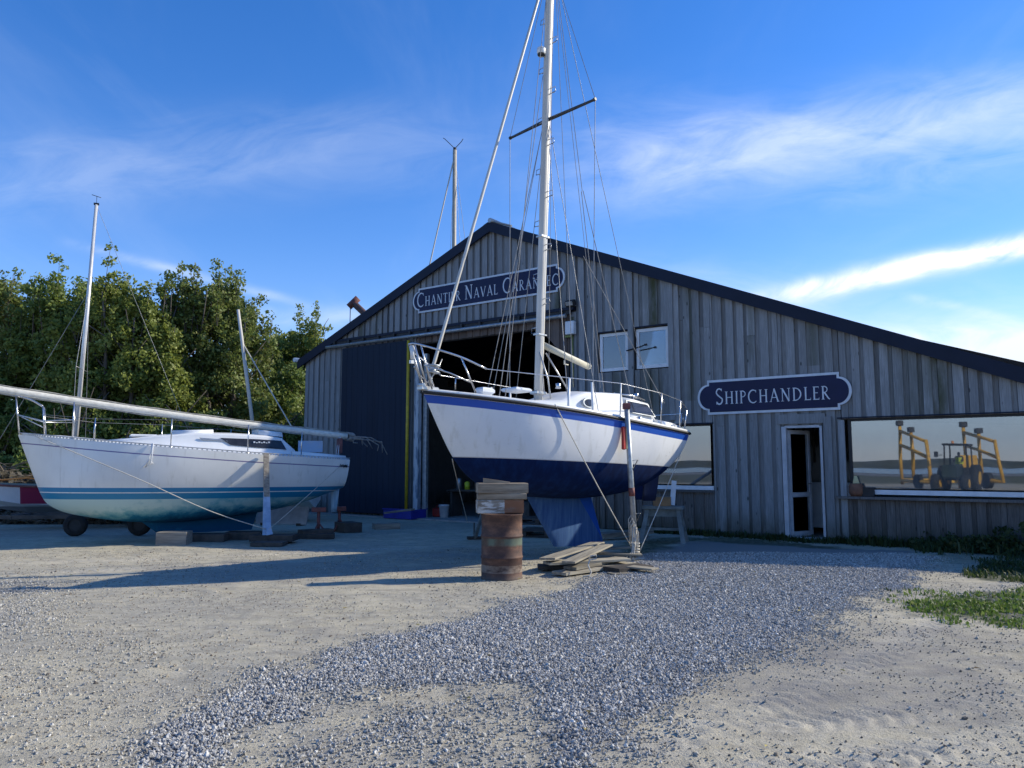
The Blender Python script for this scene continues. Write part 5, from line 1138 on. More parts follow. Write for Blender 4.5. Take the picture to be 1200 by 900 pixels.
m = MB(); m.tube([(3.3, -.8, 1.12), (4.1, -.55, 1.30), (4.9, -.3, 1.16)], .02, 6); m.tube([(3.0, .75, 1.10), (4.1, .55, 1.24), (5.2, .2, 1.16)], .02, 6); m.build('tie_down', M_orange, B1)
TR_ = empty('boat_trailer', (-7.8, 19.0, 0), (0, 0, R(188)), 'black road trailer with two wheels and a yellow mudguard under the dinghy', 'trailer')
TR_.location = (-8.75, 17.6, 0); 
m = MB()
for sg in (-1, 1): m.box((.3, sg*.45, .42), (4.6, .07, .08))
m.box((-1.6, 0, .42), (.07, 1.0, .08)); m.box((2.2, 0, .42), (.07, 1.0, .08)); m.box((3.4, 0, .40), (1.9, .08, .08)); m.build('chassis', M_timber_d, TR_)
for wx in (.85, -.47):
    for sg in (1,):
        m = MB(); rgp = [(.13, -.07), (.215, -.075), (.24, -.05), (.24, .05), (.215, .075), (.13, .07)]; vs_, fs_ = [], []; n_ = 22
        for rr_, yy in rgp:
            for k in range(n_): a = 2*math.pi*k/n_; vs_.append((wx+rr_*math.cos(a), sg*.50+yy, .24+rr_*math.sin(a)))
        for i in range(5):
            for k in range(n_): fs_.append((i*n_+k, i*n_+(k+1) % n_, (i+1)*n_+(k+1) % n_, (i+1)*n_+k))
        m.add(vs_, fs_, True); wh = m.build('wheel', M_tyre, TR_)
        m = MB(); m.tube([(wx, sg*.50-.05, .24), (wx, sg*.50+.05, .24)], .135, 16); m.build('rim', M_black, wh)
m = MB(); arcp = [(-.47+.30*math.cos(R(a)), .52, .24+.29*math.sin(R(a))) for a in range(20, 161, 14)]
for p, q in zip(arcp[:-1], arcp[1:]): m.box(((p[0]+q[0])/2, p[1]-.02, (p[2]+q[2])/2), (.09, .2, .012), Matrix.Rotation(-math.atan2(q[2]-p[2], q[0]-p[0]), 3, 'Y'))
m.build('mudguard', M_hiviz, TR_)
m = MB(); m.tube([(3.6, 0, .1), (3.6, 0, .75)], .03, 6); m.tube([(4.1, .3, .02), (3.7, 0, .5), (4.1, -.3, .02)], .03, 6); m.tube([(3.6, 0, .7), (3.3, 0, .85)], .03, 6); m.build('winch_post', M_galv, TR_)
b2 = at_y(298, 512, 21.2); t2 = at_y(279, 363, 21.2)
B2, bl_, tl_, d_, mt_ = small_boat('dinghy', (-5.4, 21.3, 0), R(180), 'white dinghy hidden behind the striped boat with only its short mast showing', (b2, t2), 4.6, red=False)
m = MB(); wire(m, bl_+d_*.74, bl_+Vector((-1.1, .0, .15)), .018); m.build('shroud', M_mast, B2)
# mast of a yacht standing behind the barn
tp_ = at_y(533, 176, 44); 
BY = empty('sailing_boat', (tp_.x, 44, 0), (0, 0, R(230)), 'yacht hidden behind the barn, its pale mast showing above the roof', 'sailing boat')
m = MB(); m.tube([(0, 0, 1.6), (0, 0, tp_.z)], [.14, .12], 10); my = m.build('mast', pm('tan_mast', (.50, .44, .34), (.4, .35, .27), .5), BY)
m = MB(); wire(m, (0, 0, tp_.z-.3), (3.6, -1.5, 2.2), .04); m.build('furled_forestay', M_wirel, BY)
m = MB(); wire(m, (0, 0, tp_.z-.5), (-.5, -1.5, 2), .012); wire(m, (0, 0, tp_.z-.9), (-.3, 1.5, 2), .012); wire(m, (0, 0, tp_.z-.3), (-3.9, -.5, 2), .012); m.build('shrouds', M_wire, BY)
m = MB(); tz = tp_.z; m.tube([(0, 0, tz), (0, 0, tz+.15)], .10, 8); m.tube([(0, 0, tz+.1), (.3, -.55, tz+.75), (.28, -.7, tz+.85)], .022, 5); m.tube([(0, 0, tz+.1), (-.2, .35, tz+.5), (-.18, .5, tz+.62)], .022, 5); m.build('wind_instruments', M_black, my)
shy = sheer_fn([(0, .9, 2.0), (2.2, 1.45, 2.05), (5, 1.4, 2.2), (7.2, .7, 2.4), (8.2, .01, 2.5)]); ky = spline([(.3, 0, 1.3), (1.5, 0, .8), (3.5, 0, .5), (5.5, 0, .55), (7.2, 0, 1.1), (8.2, 0, 2.5)], 201)
m, rg_, _ = hull_mesh(shy, lambda s: tuple(ky[min(int(s*200), 200)]), lambda s: .8, 20, 10); m.v = [(x-4.6, y, z) for x, y, z in m.v]; m.build('hull', M_gel, BY)
m = deck_mesh(shy, ns=12); m.v = [(x-4.6, y, z) for x, y, z in m.v]; m.build('deck', M_gelgrey, BY)
m = MB(); m.box((-.3, 0, .3), (1.6, .2, .6)); m.build('keel', M_af, BY)
# rusty loading arm poking over the left roof slope
p_ = at_y(424, 362, 33); CR = empty('hoist_arm', (p_.x, 33, 0), (0, 0, 0), 'rust brown hoist arm poking above the left roof slope of the barn', 'hoist')
m = MB(); m.box((1.05, 0, 3.7), (.25, .25, 7.4)); m.build('post', M_redox, CR)
m = MB(); a_ = Vector((1.1, 0, 7.2)); e_ = Vector((-.33, -.1, p_.z+.22)); m.tube([tuple(a_), tuple(e_)], .14, 8); m.build('arm', pm('rusty_arm', (.16, .085, .07), (.08, .05, .045), .8), CR)
m = MB(); m.tube([tuple(e_+Vector((-.22, 0, -.16))), tuple(e_+Vector((.18, 0, .24)))], .15, 8); m.tube([tuple(e_+Vector((-.15, 0, -.2))), tuple(e_+Vector((-.15, 0, -1.1)))], .018, 5); m.build('sheave_head', M_redox, CR)

# ------------------------------------------------------------------ oil drum with timber blocks
br = gpt(588, 677); mb_, t, b = base_mat('rusty_drum'); s = sepz(t); n = noise(t, 3.5, (1, 1, 2.2), det=8, rough=.7); nf = noise(t, 22, det=6, rough=.7); nz = noise(t, 1.6, (2.5, 2.5, .5), det=5)
c = ramp(t, n, [(.3, (.03, .018, .015)), (.5, (.075, .036, .026)), (.62, (.14, .068, .042)), (.78, (.22, .135, .09))]); c = mixc(t, mrange(t, nf, .5, .75, 0, .6), c, (.07, .035, .028))
zb_ = mth(t, 'MULTIPLY', mth(t, 'MULTIPLY', mrange(t, mth(t, 'ADD', s[2], mth(t, 'MULTIPLY', nf, .05)), .47, .51), mrange(t, s[2], .545, .575, 1, 0)), mrange(t, nz, .36, .6, .15, 1)); c = mixc(t, mth(t, 'MULTIPLY', zb_, .7), c, (.13, .19, .14)); c = mixc(t, mth(t, 'MULTIPLY', band_(t, s[2], .10, .20), mrange(t, n, .35, .6)), c, (.22, .17, .13)); c = mixc(t, mth(t, 'MULTIPLY', mrange(t, s[2], .0, .10, .6, 0), 1.), c, (.10, .085, .07))
t.links.new(c, b.inputs['Base Color']); b.inputs['Roughness'].default_value = .75; bump(t, b, nf, .4, .004)
DR = empty('oil_drum', (br.x, br.y, -.01), (0, 0, R(12)), 'rusty brown oil drum with a faded green band under stacked timber blocks', 'oil drum')
pr = [(.272, 0), (.288, .004), (.290, .02), (.283, .03)]
for zc in (.298, .585): pr += [(.283, zc-.022), (.289, zc-.012), (.295, zc), (.289, zc+.012), (.283, zc+.022)]
pr += [(.282, .86), (.290, .866), (.290, .882), (.280, .886)]
m = MB(); m.lathe(pr, 48, cap=False); m.build('barrel_wall', mb_, DR, sharp=60)
m = MB(); m.lathe([(.0, .862), (.276, .862), (.278, .868)], 40, cap=False); m.lathe([(.0, .008), (.27, .008)], 40, cap=False); m.build('lid', mb_, DR)
mw, t, b = base_mat('old_block_wood'); n = noise(t, 3, (.5, 5, 5), det=7, rough=.65); n2 = noise(t, 2.0, det=5); c = ramp(t, n, [(.3, (.15, .115, .08)), (.5, (.29, .225, .155)), (.7, (.42, .34, .25))]); t.links.new(c, b.inputs['Base Color']); b.inputs['Roughness'].default_value = .85; bump(t, b, n, .5, .006)
mw2, t, b = base_mat('flaking_painted_block'); n = noise(t, 3, (.5, 5, 5), det=7, rough=.65); n2 = noise(t, 7, (.6, 1, 2.5), det=7, rough=.7); s = sepz(t); c = ramp(t, n, [(.3, (.16, .13, .10)), (.7, (.36, .30, .23))]); c = mixc(t, mrange(t, n2, .44, .56), c, (.55, .52, .47)); c = mixc(t, mth(t, 'MULTIPLY', gt(t, s[0], .05), mrange(t, n2, .3, .5, .5, 1)), c, (.25, .105, .05)); t.links.new(c, b.inputs['Base Color']); b.inputs['Roughness'].default_value = .85; bump(t, b, n2, .5, .006)
zt = .880
for (dx, dy, dz, sx, sy, sz, rz, lb, mt__) in ((-.01, .0, .105, .64, .24, .185, 9, 'thick block with flaking white and rust paint, lowest on the drum', mw2), (.015, .0, .243, .68, .24, .085, 6, 'thin grey timber in the middle of the stack on the drum', mw), (.02, .01, .357, .70, .27, .14, 10, 'thick grey timber at the top of the stack on the drum', mw)):
    m = MB(); m.box((0, 0, 0), (sx, sy, sz), bev=.008); tag(m.build('timber_block', mt__, None, loc=(br.x+dx-.02, br.y+dy, zt+dz-.01), rot=(0, R(random.uniform(-.6, .6)), R(rz))), lb, 'timber block', 'blocks stacked on the oil drum')
m = MB(); V = [(-.2, -.05, 0), (.17, -.05, 0), (.17, .05, 0), (-.2, .05, 0), (-.2, -.05, .065), (.17, -.05, .012), (.17, .05, .012), (-.2, .05, .065)]; m.add(V, [(3, 2, 1, 0), (4, 5, 6, 7), (0, 1, 5, 4), (1, 2, 6, 5), (2, 3, 7, 6), (3, 0, 4, 7)]); tag(m.build('wedge', mw, None, loc=(br.x-.06, br.y-.02, zt+.420), rot=(0, 0, R(5))), 'small pale wooden wedge lying on top of the block stack', 'wedge')
# ------------------------------------------------------------------ planks at the foot of the middle boat
mp, t, b = base_mat('bleached_plank'); n = noise(t, 2.5, (.7, 9, 9), det=7, rough=.65); oi = t.nodes.new('ShaderNodeObjectInfo'); c = ramp(t, n, [(.3, (.17, .145, .11)), (.5, (.30, .265, .20)), (.7, (.44, .40, .31))]); k_ = mrange(t, oi.outputs['Random'], 0, 1, .6, 1.15, False); cb = t.nodes.new('ShaderNodeCombineXYZ')
for i in range(3): t.links.new(k_, cb.inputs[i])
c = mixc(t, 1., c, cb.outputs[0], 'MULTIPLY'); t.links.new(c, b.inputs['Base Color']); b.inputs['Roughness'].default_value = .85; bump(t, b, n, .5, .004)
def board(x0, y0, z0, x1, y1, z1, w_, th, lb, mt__=mp, name='plank', cat='plank', grp='planks lying by the keel of the middle boat', roll=0):
    a, b_ = gpt(x0, y0, z0), gpt(x1, y1, z1); d = b_-a; L2_ = d.length; m = MB(); m.box((0, 0, 0), (L2_, w_, th), bev=.003)
    q = d.to_track_quat('X', 'Z').to_euler(); o = m.build(name, mt__, None, loc=(a+b_)/2, rot=(q.x+R(roll), q.y, q.z)); return tag(o, lb, cat, grp)
board(641, 655, .20, 700, 636, .27, .26, .028, 'uppermost bleached plank tilted up against the keel', roll=-3)
board(666, 659, .19, 712, 638, .28, .2, .028, 'second bleached plank tilted beside the uppermost one')
board(640, 660, .13, 735, 655, .13, .24, .035, 'flat plank just under the two tilted ones')
board(655, 672, .04, 738, 660, .05, .28, .04, 'lowest front plank of the pile lying near the gravel')
board(668, 666, .09, 728, 654, .10, .22, .04, 'plank in the middle of the pile with a rope end over it')
board(690, 648, .14, 752, 650, .12, .22, .03, 'grey plank running from the pile to the prop')
board(700, 643, .16, 745, 641, .17, .18, .03, 'thin plank at the back of the pile')
board(630, 664, .05, 705, 664, .05, .3, .05, 'dark wide plank at the left bottom of the pile', M_timber_d)
board(716, 668, .05, 756, 664, .05, .36, .07, 'dark beam under the foot of the near prop', M_timber_d, 'beam', 'beam', None)
board(738, 664, .085, 768, 667, .085, .2, .025, 'short pale offcut on the beam right of the near prop', mp)
board(715, 673, .02, 760, 670, .02, .2, .03, 'short grey plank half sunk in gravel before the beam')
m = MB(); o0 = gpt(690, 664, .12); m.tube([(0, 0, .10), (.02, -.05, .15), (.10, -.06, .17), (.10, -.08, .12), (.0, -.09, .10), (-.02, -.12, .03), (.02, -.15, -.06), (-.01, -.18, -.10), (-.10, -.2, -.11)], .010, 5)
tag(m.build('rope', M_wirel, None, loc=o0), 'short pale rope end curling over the front of the plank pile', 'rope')
# pallets and junk behind the keel, inside the hall shadow
for k, (x, y, lb) in enumerate(((632, 622, 'upper wooden pallet lying behind the keel of the middle boat'), (640, 630, 'lower wooden pallet behind the keel of the middle boat'))):
    p = gpt(x, y); P_ = empty('pallet', (p.x+.1, p.y+.3*k, .02+(.15 if k == 0 else 0)), (0, 0, R(-20+9*k)), lb, 'pallet', 'pallets behind the keel')
    for i in range(7): m = MB(); m.box((0, -.45+.15*i, .125), (1.2, .10, .022)); m.build('slat', M_timber_d, P_)
    for i in range(3): m = MB(); m.box((-.5+.5*i, 0, .065), (.1, .98, .09)); m.build('bearer', M_timber_d, P_)
    for i in range(3): m = MB(); m.box((0, -.45+.45*i, .010), (1.2, .10, .02)); m.build('slat', M_timber_d, P_)
board(702, 628, .1, 760, 622, .12, .3, .1, 'pale sawn board on the ground below the left shop window', M_timber, grp=None)
# saw horse with box and white tin under the left shop window
sh_ = gpt(774, 634); SH = empty('sawhorse', (sh_.x-.0, sh_.y-.35, 0), (0, 0, R(-20)), 'grey wooden sawhorse standing under the left shop window behind the near prop', 'sawhorse')
Mg = pm('grey_blue_wood', (.20, .235, .24), (.12, .14, .145), .8)
m = MB(); m.box((0, 0, .70), (.80, .30, .06)); m.box((0, 0, .60), (.74, .08, .16)); m.build('top', Mg, SH)
for sx in (-1, 1):
    for sy in (-1, 1):
        m = MB(); plank_between(m, (sx*.42, sy*.26, 0), (sx*.30, sy*.07, .68), .09, .08, .03, (1, 0, 0)); m.build('leg', Mg, SH)
    m = MB(); m.box((sx*.37, 0, .28), (.03, .36, .07)); m.build('crosspiece', Mg, SH)
m = MB(); m.box((0, 0, .27), (.72, .05, .05)); m.build('stretcher', Mg, SH)
bx = Vector((SH.location.x, SH.location.y, .73))
m = MB(); m.box((0, 0, .09), (.34, .22, .18), bev=.006); tag(m.build('cardboard_box', pm('brown_card', (.30, .19, .10), (.22, .14, .08), .9), None, loc=(bx.x-.02, bx.y-.02, bx.z), rot=(0, 0, R(-15))), 'small brown box on top of the sawhorse', 'box')
m = MB(); m.box((0, 0, .25), (.10, .012, .5), bev=.002); tag(m.build('white_strip', M_white, None, loc=(bx.x+.20, bx.y+.08, bx.z+.01), rot=(R(-10), R(8), 0)), 'white plastic strip standing on the sawhorse beside the box', 'strip')
# blue tray and timbers by the hall door
bt = gpt(470, 609); BT = empty('blue_tray', (bt.x+.05, bt.y+.4, .0), (0, 0, R(-36)), 'blue plastic tray lying at the foot of the navy sliding door', 'tray')
m = MB()
for c_, d_2 in (((0, 0, .03), (1.1, .6, .03)), ((0, -.30, .15), (1.1, .03, .26)), ((0, .30, .15), (1.1, .03, .26)), ((-.55, 0, .15), (.03, .57, .26)), ((.55, 0, .15), (.03, .57, .26))): m.box(c_, d_2)
m.build('shell', M_bluep, BT)
m = MB(); m.box((0, -.32, .285), (1.14, .06, .03)); m.box((0, .32, .285), (1.14, .06, .03)); m.build('rim', M_bluep, BT)
board(452, 601, .31, 484, 597, .42, .16, .05, 'grey plank laid across the blue tray', M_timber, grp=None)
board(438, 617, .07, 467, 616, .07, .3, .14, 'squat grey timber block in front of the blue tray', M_timber, 'timber_block', 'timber block', None)
# bucket, red can and hall clutter
m = MB(); bk = fac(-9.85, -.45, .04); BK = empty('bucket', bk, (0, 0, 0), 'white plastic bucket standing just inside the hall doorway', 'bucket')
m.lathe([(.0, 0), (.115, 0), (.145, .34), (.150, .34), (.150, .36), (.138, .36), (.11, .02), (.0, .02)], 24, cap=False); m.build('pail', M_white, BK)
m = MB(); m.tube([(.148*math.cos(a), -.02, .34+.16*math.sin(a)*-1+.0) for a in np.linspace(0, math.pi, 12)], .004, 4); m.build('handle', M_steel, BK)
m = MB(); rc = fac(-10.15, -.55, .04); RC = empty('fuel_can', rc, (0, 0, R(-20)), 'red plastic fuel can left of the white bucket', 'fuel can'); m.box((0, 0, .13), (.3, .2, .26), bev=.03); m.build('body', M_red, RC); m = MB(); m.tube([(-.08, 0, .27), (-.06, 0, .32), (.06, 0, .32), (.08, 0, .27)], .014, 6); m.build('handle', M_red, RC)
def clutter(u, n, v, d, matn, lb, name, cat, rz=0, extra=None):
    o = empty(name, fac(u, n, v), (0, 0, R(-36+rz)), lb, cat); m = MB(); m.box((0, 0, d[2]/2), d, bev=.03); m.build('body', matn, o)
    if extra: extra(o)
    return o
def bench_x(o):
    for x in (-.5, .5):
        m = MB(); m.box((x, 0, -.36), (.07, .5, .72)); m.build('leg', M_inter, o)
    for k, (x, h, mt__) in enumerate(((-.4, .3, M_galv), (-.1, .2, M_hiviz), (.25, .42, M_timber_d), (.48, .22, M_redox))): m = MB(); m.lathe([(0, 0), (.08, 0), (.08, h), (.03, h+.04), (0, h+.04)], 12, (x, 0, .06), cap=False); m.build('tin', mt__, o)
clutter(-9.5, -1.2, .76, (1.3, .6, .06), M_timber_d, 'workbench with tins in the dark of the hall', 'workbench', 'workbench', 4, bench_x)
def mach(o):
    m = MB(); m.tube([(0, -.35, .9), (0, -.35, 1.7), (.3, -.35, 2.0)], .05, 8); m.build('arm', M_galv, o)
    m = MB(); m.tube([(.25, -.41, 1.25), (.25, -.36, 1.25)], .13, 16); m.build('dial', M_intwhite, o)
clutter(-8.7, -1.8, .04, (.8, .7, 1.1), pm('machine_grey', (.38, .39, .38), (.26, .26, .25), .7), 'grey workshop machine with a raised arm inside the hall', 'workshop_machine', 'machine', 8, mach)
clutter(-7.7, -1.0, .04, (1.0, .5, .5), M_timber_d, 'dark crate on the hall floor behind the drum', 'crate', 'crate', 14)
# junk under the stern of the striped boat
pb = gpt(325, 625); PN = empty('leaning_panel', (pb.x-.0, pb.y+.35, .16), (0, 0, R(-12)), 'pale grey board propped on edge under the stern of the striped boat', 'board')
m = MB(); m.box((0, 0, .22), (1.28, .03, .42), Matrix.Rotation(R(-18), 3, 'X')); m.build('sheet', pm('pale_grey_sheet', (.42, .44, .46), (.32, .33, .35), .7), PN)
m = MB(); m.box((-.45, .05, .02), (.1, .3, .06)); m.box((.45, .05, .02), (.1, .3, .06)); m.build('batten', M_timber_d, PN)
board(296, 630, .10, 346, 630, .10, .42, .12, 'stack-bottom dark timber under the wooden prop', M_timber_d, 'beam', 'beam', 'dark timbers under the striped boat')
board(297, 637, .035, 334, 637, .035, .4, .07, 'thin dark timber before the wooden prop, nearest the camera', M_timber_d, 'beam', 'beam', 'dark timbers under the striped boat')
board(330, 629, .05, 392, 628, .05, .3, .10, 'long dark timber right of the wooden prop', M_timber_d, 'beam', 'beam', 'dark timbers under the striped boat')
board(352, 624, .13, 388, 622, .13, .3, .10, 'short dark timber stacked behind the red stands', M_timber_d, 'beam', 'beam', 'dark timbers under the striped boat')
board(398, 618, .12, 418, 617, .12, .6, .22, 'squat dark crate-like timber by the barn corner boards', M_timber_d, 'beam', 'beam', 'dark timbers under the striped boat')
# keel blocks
for x, y, w_, h_, lb, mt__ in ((198, 640, .56, .26, 'squared timber block under the front end of the striped keel', M_timber), (236, 636, .8, .16, 'dark timber under the middle of the striped keel', M_timber_d), (282, 633, .7, .16, 'dark timber under the rear end of the striped keel', M_timber_d)):
    p = gpt(x, y); m = MB(); m.box((0, 0, h_/2), (w_, .4, h_), bev=.01); tag(m.build('keel_block', mt__, None, loc=(p.x, p.y+.22, 0), rot=(0, 0, R(6))), lb, 'timber block', 'blocks under the striped keel')
for x, y, zt_, lb in ((370, 630, .55, 'red topped axle stand nearer the wooden prop'), (395, 624, .50, 'red topped stand under the rudder of the striped boat')):
    p = gpt(x, y); S_ = empty('axle_stand', (p.x, p.y+.2, 0), (0, 0, R(15)), lb, 'axle stand', 'red stands under the striped stern')
    m = MB(); m.tube([(0, 0, .05), (0, 0, zt_)], .035, 8)
    for k in range(3): a = k*2.094; m.tube([(.22*math.cos(a), .22*math.sin(a), .02), (0, 0, .3)], .02, 6)
    m.build('stem', M_redox, S_)
    m = MB(); m.box((0, 0, zt_+.03), (.30, .14, .10), bev=.01); m.build('head', M_redox, S_)
# terracotta pot and cream peg on the shop sill
p = fac(1.42, .09, .93); PT = empty('clay_pot', p, (0, 0, 0), 'brown clay pot with a cream triangular tag on the end of the shop sill', 'pot')
m = MB(); m.lathe([(0, 0), (.10, 0), (.135, .06), (.135, .20), (.115, .23), (.115, .25), (.10, .25), (.10, .05), (0, .04)], 20, cap=False); m.build('pot_wall', M_terra, PT)
m = MB(); m.prism([(-.06, .25), (.07, .25), (.02, .40), (-.03, .40)], -.01, .01); m.build('plant_tag', M_cream, PT)
m = MB(); m.box((0, 0, .09), (.22, .14, .18), bev=.01); tag(m.build('dark_box', M_black, None, loc=fac(1.64, .06, .925), rot=(0, 0, R(-36))), 'small dark box right of the clay pot on the shop sill', 'box')
# small white notice card on the deck edge of the striped boat (pale panel beside the stern)
cd_ = wpt(BL, (.62, -.45, 1.84)); m = MB(); m.box((0, 0, .13), (.55, .02, .26)); tag(m.build('plastic_sheet', pm('pale_blue_sheet', (.45, .58, .75), (.55, .62, .7), .5), None, loc=cd_, rot=(0, 0, R(10))), 'pale blue sheet standing on the stern deck of the striped boat', 'sheet')

# ------------------------------------------------------------------ weeds and grass
def grass(name, pts, h, n_bl, seed, cols, label, broad=.3):
    r = np.random.default_rng(seed); v = []; f = []; tone = []; k = 0
    for (x, y) in pts:
        hh = h*r.uniform(.5, 1.2); tt = r.random(); g0 = float(gz([x], [y])[0]) if abs(x) < 9 and 3.3 < y < 16 else 0
        for i in range(n_bl):
            a = r.uniform(0, 6.28); l = hh*r.uniform(.4, 1.1); lean = r.uniform(.1, .9)*l; px, py = x+r.normal()*.05, y+r.normal()*.05; w_ = (.004 if r.random() > broad else .012)*r.uniform(.7, 1.3); dx, dy = math.cos(a), math.sin(a)
            z1, z2 = g0+l*.6, g0+l*r.uniform(.75, 1.)
            v += [(px-dy*w_, py+dx*w_, g0-.01), (px+dy*w_, py-dx*w_, g0-.01), (px+dx*lean*.4+dy*w_*1.1, py+dy*lean*.4-dx*w_*1.1, z1), (px+dx*lean*.4-dy*w_*1.1, py+dy*lean*.4+dx*w_*1.1, z1), (px+dx*lean, py+dy*lean, z2), (px+dx*lean, py+dy*lean, z2)]
            f += [(k, k+1, k+2, k+3)]; f += [(k+3, k+2, k+4, k+5)]; k += 6; tone += [min(1, tt*.5+r.random()*.5)]*6
    v = np.array(v); f = np.array(f); o = fast_mesh(name, v, f, np.array(tone), cols, None); return tag(o, label, 'grass', kind='stuff')
Mgr = leaf_mat('grass_blades', [(.05, .08, .018), (.09, .15, .028), (.14, .22, .04), (.26, .26, .10)])
Mwd = leaf_mat('weed_leaves', [(.02, .038, .012), (.04, .065, .02), (.06, .09, .025), (.12, .12, .05)])
def inside(poly, n, seed, edge=.2):
    r = np.random.default_rng(seed); P = np.array(poly); xs = r.uniform(P[:, 0].min(), P[:, 0].max(), n*6); ys = r.uniform(P[:, 1].min(), P[:, 1].max(), n*6); k = soft(xs, ys, poly, edge, 17) > r.random(n*6)*.9+.05; k &= fbm(xs, ys, .35, seed)+.25*r.random(n*6) > .55; return list(zip(xs[k][:n], ys[k][:n]))
grass('grass_patch', inside(GRASS[0][0], 620, 3, .8), .055, 9, 4, Mgr, 'bright green grass patch on the dirt at the right edge')
grass('weeds', inside(GRASS[1][0], 800, 5), .10, 9, 6, Mwd, 'dark green weeds between the grass patch and the shop wall', .3)
r = np.random.default_rng(8); pts = [tuple(fac(u, .12+abs(r.normal())*.16, 0))[:2] for u in r.uniform(-3.6, 1.0, 330)]
grass('weeds', pts, .16, 8, 9, Mwd, 'low weeds along the foot of the boards left of the shop door', .4)
pts = [tuple(fac(u, .10+abs(r.normal())*.12, 0))[:2] for u in r.uniform(1.0, 3.0, 110)]+[tuple(fac(u, .12+abs(r.normal())*.4, 0))[:2] for u in r.uniform(2.6, 6.5, 420)]
grass('weeds', pts, .22, 9, 10, Mwd, 'dark weeds at the wall foot below the large shop window', .5)
for k, (u, n_, h, lb) in enumerate(((3.05, .35, .25, 'small leafy bush nearest the gravel under the large shop window'), (3.75, .40, .36, 'dark leafy bush in the middle under the large shop window'), (4.5, .5, .45, 'dark leafy bush at the right edge of the picture under the shop window'))):
    p = fac(u, n_, 0); B_ = empty('shrub', p, (0, 0, 0), lb, 'shrub', 'shrubs under the large shop window'); r_ = random.Random(k); cen = [(r_.gauss(0, .28), r_.gauss(0, .2), abs(r_.gauss(0, .45))*h) for i in range(34)]
    v, f, tone = leaves(cen, .14, 34, .055, 30+k); fast_mesh('foliage', v, f, tone, Mwd, B_)
    m = MB()
    for c_ in cen[:12]: m.tube([(c_[0]*.2, c_[1]*.2, 0), tuple(Vector(c_)*.6), c_], [.008, .006, .003], 4)
    m.build('stem', M_bark, B_)

# ------------------------------------------------------------------ tractor with yellow boat lifting frame: stands behind the viewer, seen mirrored in the shop window
TX, TY = -18.4, -15.5
va = Vector((-24.6+31.8, 0, 0))
TA = empty('boat_mover', (TX, TY, 0), (0, 0, R(25)), 'yellow tubular boat lifting frame behind a dark tractor, mirrored in the large shop window', 'boat mover')
MY = pm('crane_yellow', (.72, .40, .03), (.55, .28, .02), .5)
def frame_side(y, T):
    for a, b_ in (((-3.4, y, .2), (-3.4, y, 3.75)), ((-1.6, y, .6), (-1.6, y, 3.3)), ((-3.4, y, 3.35), (.4, y, 2.6)), ((-3.4, y, 2.45), (.4, y, 1.75)), ((.4, y, 2.7), (.9, y, .35)), ((-3.4, y, .45), (.9, y, .45))):
        m = MB(); m.tube([a, b_], .10, 8); m.build('rail', MY, T)
    for x, z in ((-3.4, 3.8), (-1.6, 3.35)): m = MB(); m.box((x, y, z), (.34, .34, .3), bev=.03); m.build('pad', M_black, T)
    m = MB(); m.tube([(-.9, y-.15, .45), (-.9, y+.15, .45)], .42, 18); m.build('wheel', M_tyre, T)
frame_side(-1.7, TA); frame_side(1.9, TA)
m = MB(); m.box((-3.4, .1, .45), (.25, 3.6, .25)); m.build('cross_beam', MY, TA); m = MB(); m.box((.9, .1, .95), (.3, .9, 1.7), bev=.03); m.build('power_pack', MY, TA)
TA.scale = (1.15,)*3
TT = empty('tractor', (TX+1.2, TY+1.6, 0), (0, 0, R(60)), 'dark tractor with glazed cab between the yellow frame sides, mirrored in the shop window', 'tractor')
m = MB(); m.box((1.4, 0, 1.15), (1.7, .75, .75), bev=.08); m.build('bonnet', pm('dark_green_panel', (.03, .05, .04), (.02, .03, .03), .4), TT)
m = MB(); m.box((0, 0, 1.0), (1.4, 1.3, .7), bev=.05); 
for x, y in ((-.65, -.6), (.65, -.6), (.65, .6), (-.65, .6)): m.box((x, y, 2.0), (.07, .07, 1.4))
m.build('cab', M_black, TT); m = MB(); m.box((0, 0, 2.75), (1.5, 1.4, .14), bev=.04); m.build('cab_roof', M_black, TT)
m = MB(); m.lathe([(.07, 0), (.07, .16), (0, .2)], 10, (.3, .2, 2.83), cap=False); m.build('beacon', M_orange, TT)
for x, y, r_ in ((-.3, .85, .75), (-.3, -.85, .75), (1.9, .75, .5), (1.9, -.75, .5)):
    m = MB(); m.tube([(x, y-.2, r_), (x, y+.2, r_)], r_, 20); wh = m.build('wheel', M_tyre, TT); m = MB(); m.tube([(x, y-.21, r_), (x, y+.21, r_)], r_*.5, 14); m.build('rim', MY, wh)
m = MB(); m.tube([(.65, .95, 2.1), (.65, .7, 2.1)], .02, 5); m.box((.65, 1.02, 2.15), (.05, .2, .32)); m.build('mirror', M_black, TT)
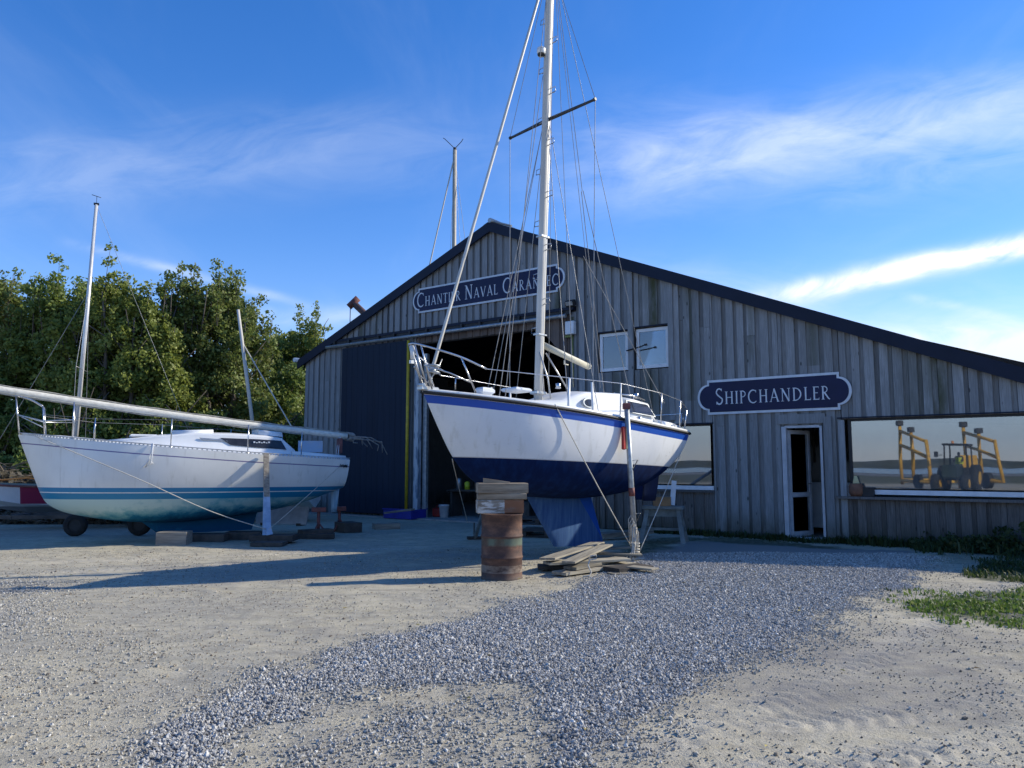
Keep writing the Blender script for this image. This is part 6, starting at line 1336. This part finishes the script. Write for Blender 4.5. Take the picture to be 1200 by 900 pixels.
# driver in a yellow vest: one skinned body seated in the cab
import bmesh
PR_ = empty('person', (TT.location.x, TT.location.y, 0), (0, 0, R(60)), 'driver in dark clothes and a bright yellow vest sitting in the tractor cab', 'person')
jn = {'pelvis': (-.2, 0, 1.45, .15), 'waist': (-.2, 0, 1.62, .14), 'chest': (-.18, 0, 1.85, .17), 'neck': (-.16, 0, 2.02, .065), 'head': (-.13, 0, 2.16, .10), 'crown': (-.13, 0, 2.27, .075), 'shL': (-.18, .2, 1.95, .07), 'elL': (.02, .26, 1.72, .05), 'haL': (.26, .16, 1.78, .035), 'shR': (-.18, -.2, 1.95, .07), 'elR': (.02, -.26, 1.72, .05), 'haR': (.26, -.16, 1.78, .035), 'hipL': (-.15, .1, 1.42, .10), 'knL': (.28, .13, 1.48, .075), 'ftL': (.38, .13, 1.38, .05), 'hipR': (-.15, -.1, 1.42, .10), 'knR': (.28, -.13, 1.48, .075), 'ftR': (.38, -.13, 1.38, .05)}
ks = list(jn); ed = [('pelvis', 'waist'), ('waist', 'chest'), ('chest', 'neck'), ('neck', 'head'), ('head', 'crown'), ('chest', 'shL'), ('shL', 'elL'), ('elL', 'haL'), ('chest', 'shR'), ('shR', 'elR'), ('elR', 'haR'), ('pelvis', 'hipL'), ('hipL', 'knL'), ('knL', 'ftL'), ('pelvis', 'hipR'), ('hipR', 'knR'), ('knR', 'ftR')]
me = bpy.data.meshes.new('body'); me.from_pydata([jn[k][:3] for k in ks], [(ks.index(a), ks.index(b_)) for a, b_ in ed], []); bo = bpy.data.objects.new('body', me); COL.objects.link(bo); bo.parent = PR_
bo.modifiers.new('skin', 'SKIN'); 
for i, k in enumerate(ks): me.skin_vertices[0].data[i].radius = (jn[k][3],)*2
me.skin_vertices[0].data[0].use_root = True; bo.modifiers.new('sub', 'SUBSURF').levels = 1; me.materials.append(pm('dark_clothes', (.05, .05, .07), (.03, .03, .04), .8))
m = MB(); m.loft([[(-.19+.19*math.cos(a), .24*math.sin(a), z_) for a in np.linspace(0, 6.28, 15)[:-1]] for z_ in (1.55, 1.75, 1.93)], caps=False); m.build('vest', M_hiviz, PR_)


# a few fallen leaves and scraps on the yard
r = random.Random(21)
lf_ = MB()
for k in range(70):
    x, y = r.uniform(-7, 6.5), r.uniform(4.2, 13); z_ = float(gz([x], [y])[0])+.016; a = r.uniform(0, 6.28); s_ = r.uniform(.015, .032); c_, s2 = math.cos(a)*s_, math.sin(a)*s_
    lf_.add([(x-c_, y-s2, z_), (x+s2*.5, y-c_*.5, z_+.008), (x+c_, y+s2, z_+.003), (x-s2*.5, y+c_*.5, z_+.010)], [(0, 1, 2, 3)])
tag(lf_.build('fallen_leaves', pm('yellowed_leaf', (.42, .36, .08), (.16, .10, .04), .7, scale=.9)), 'few yellow and brown fallen leaves scattered over the yard', 'leaves', kind='stuff')
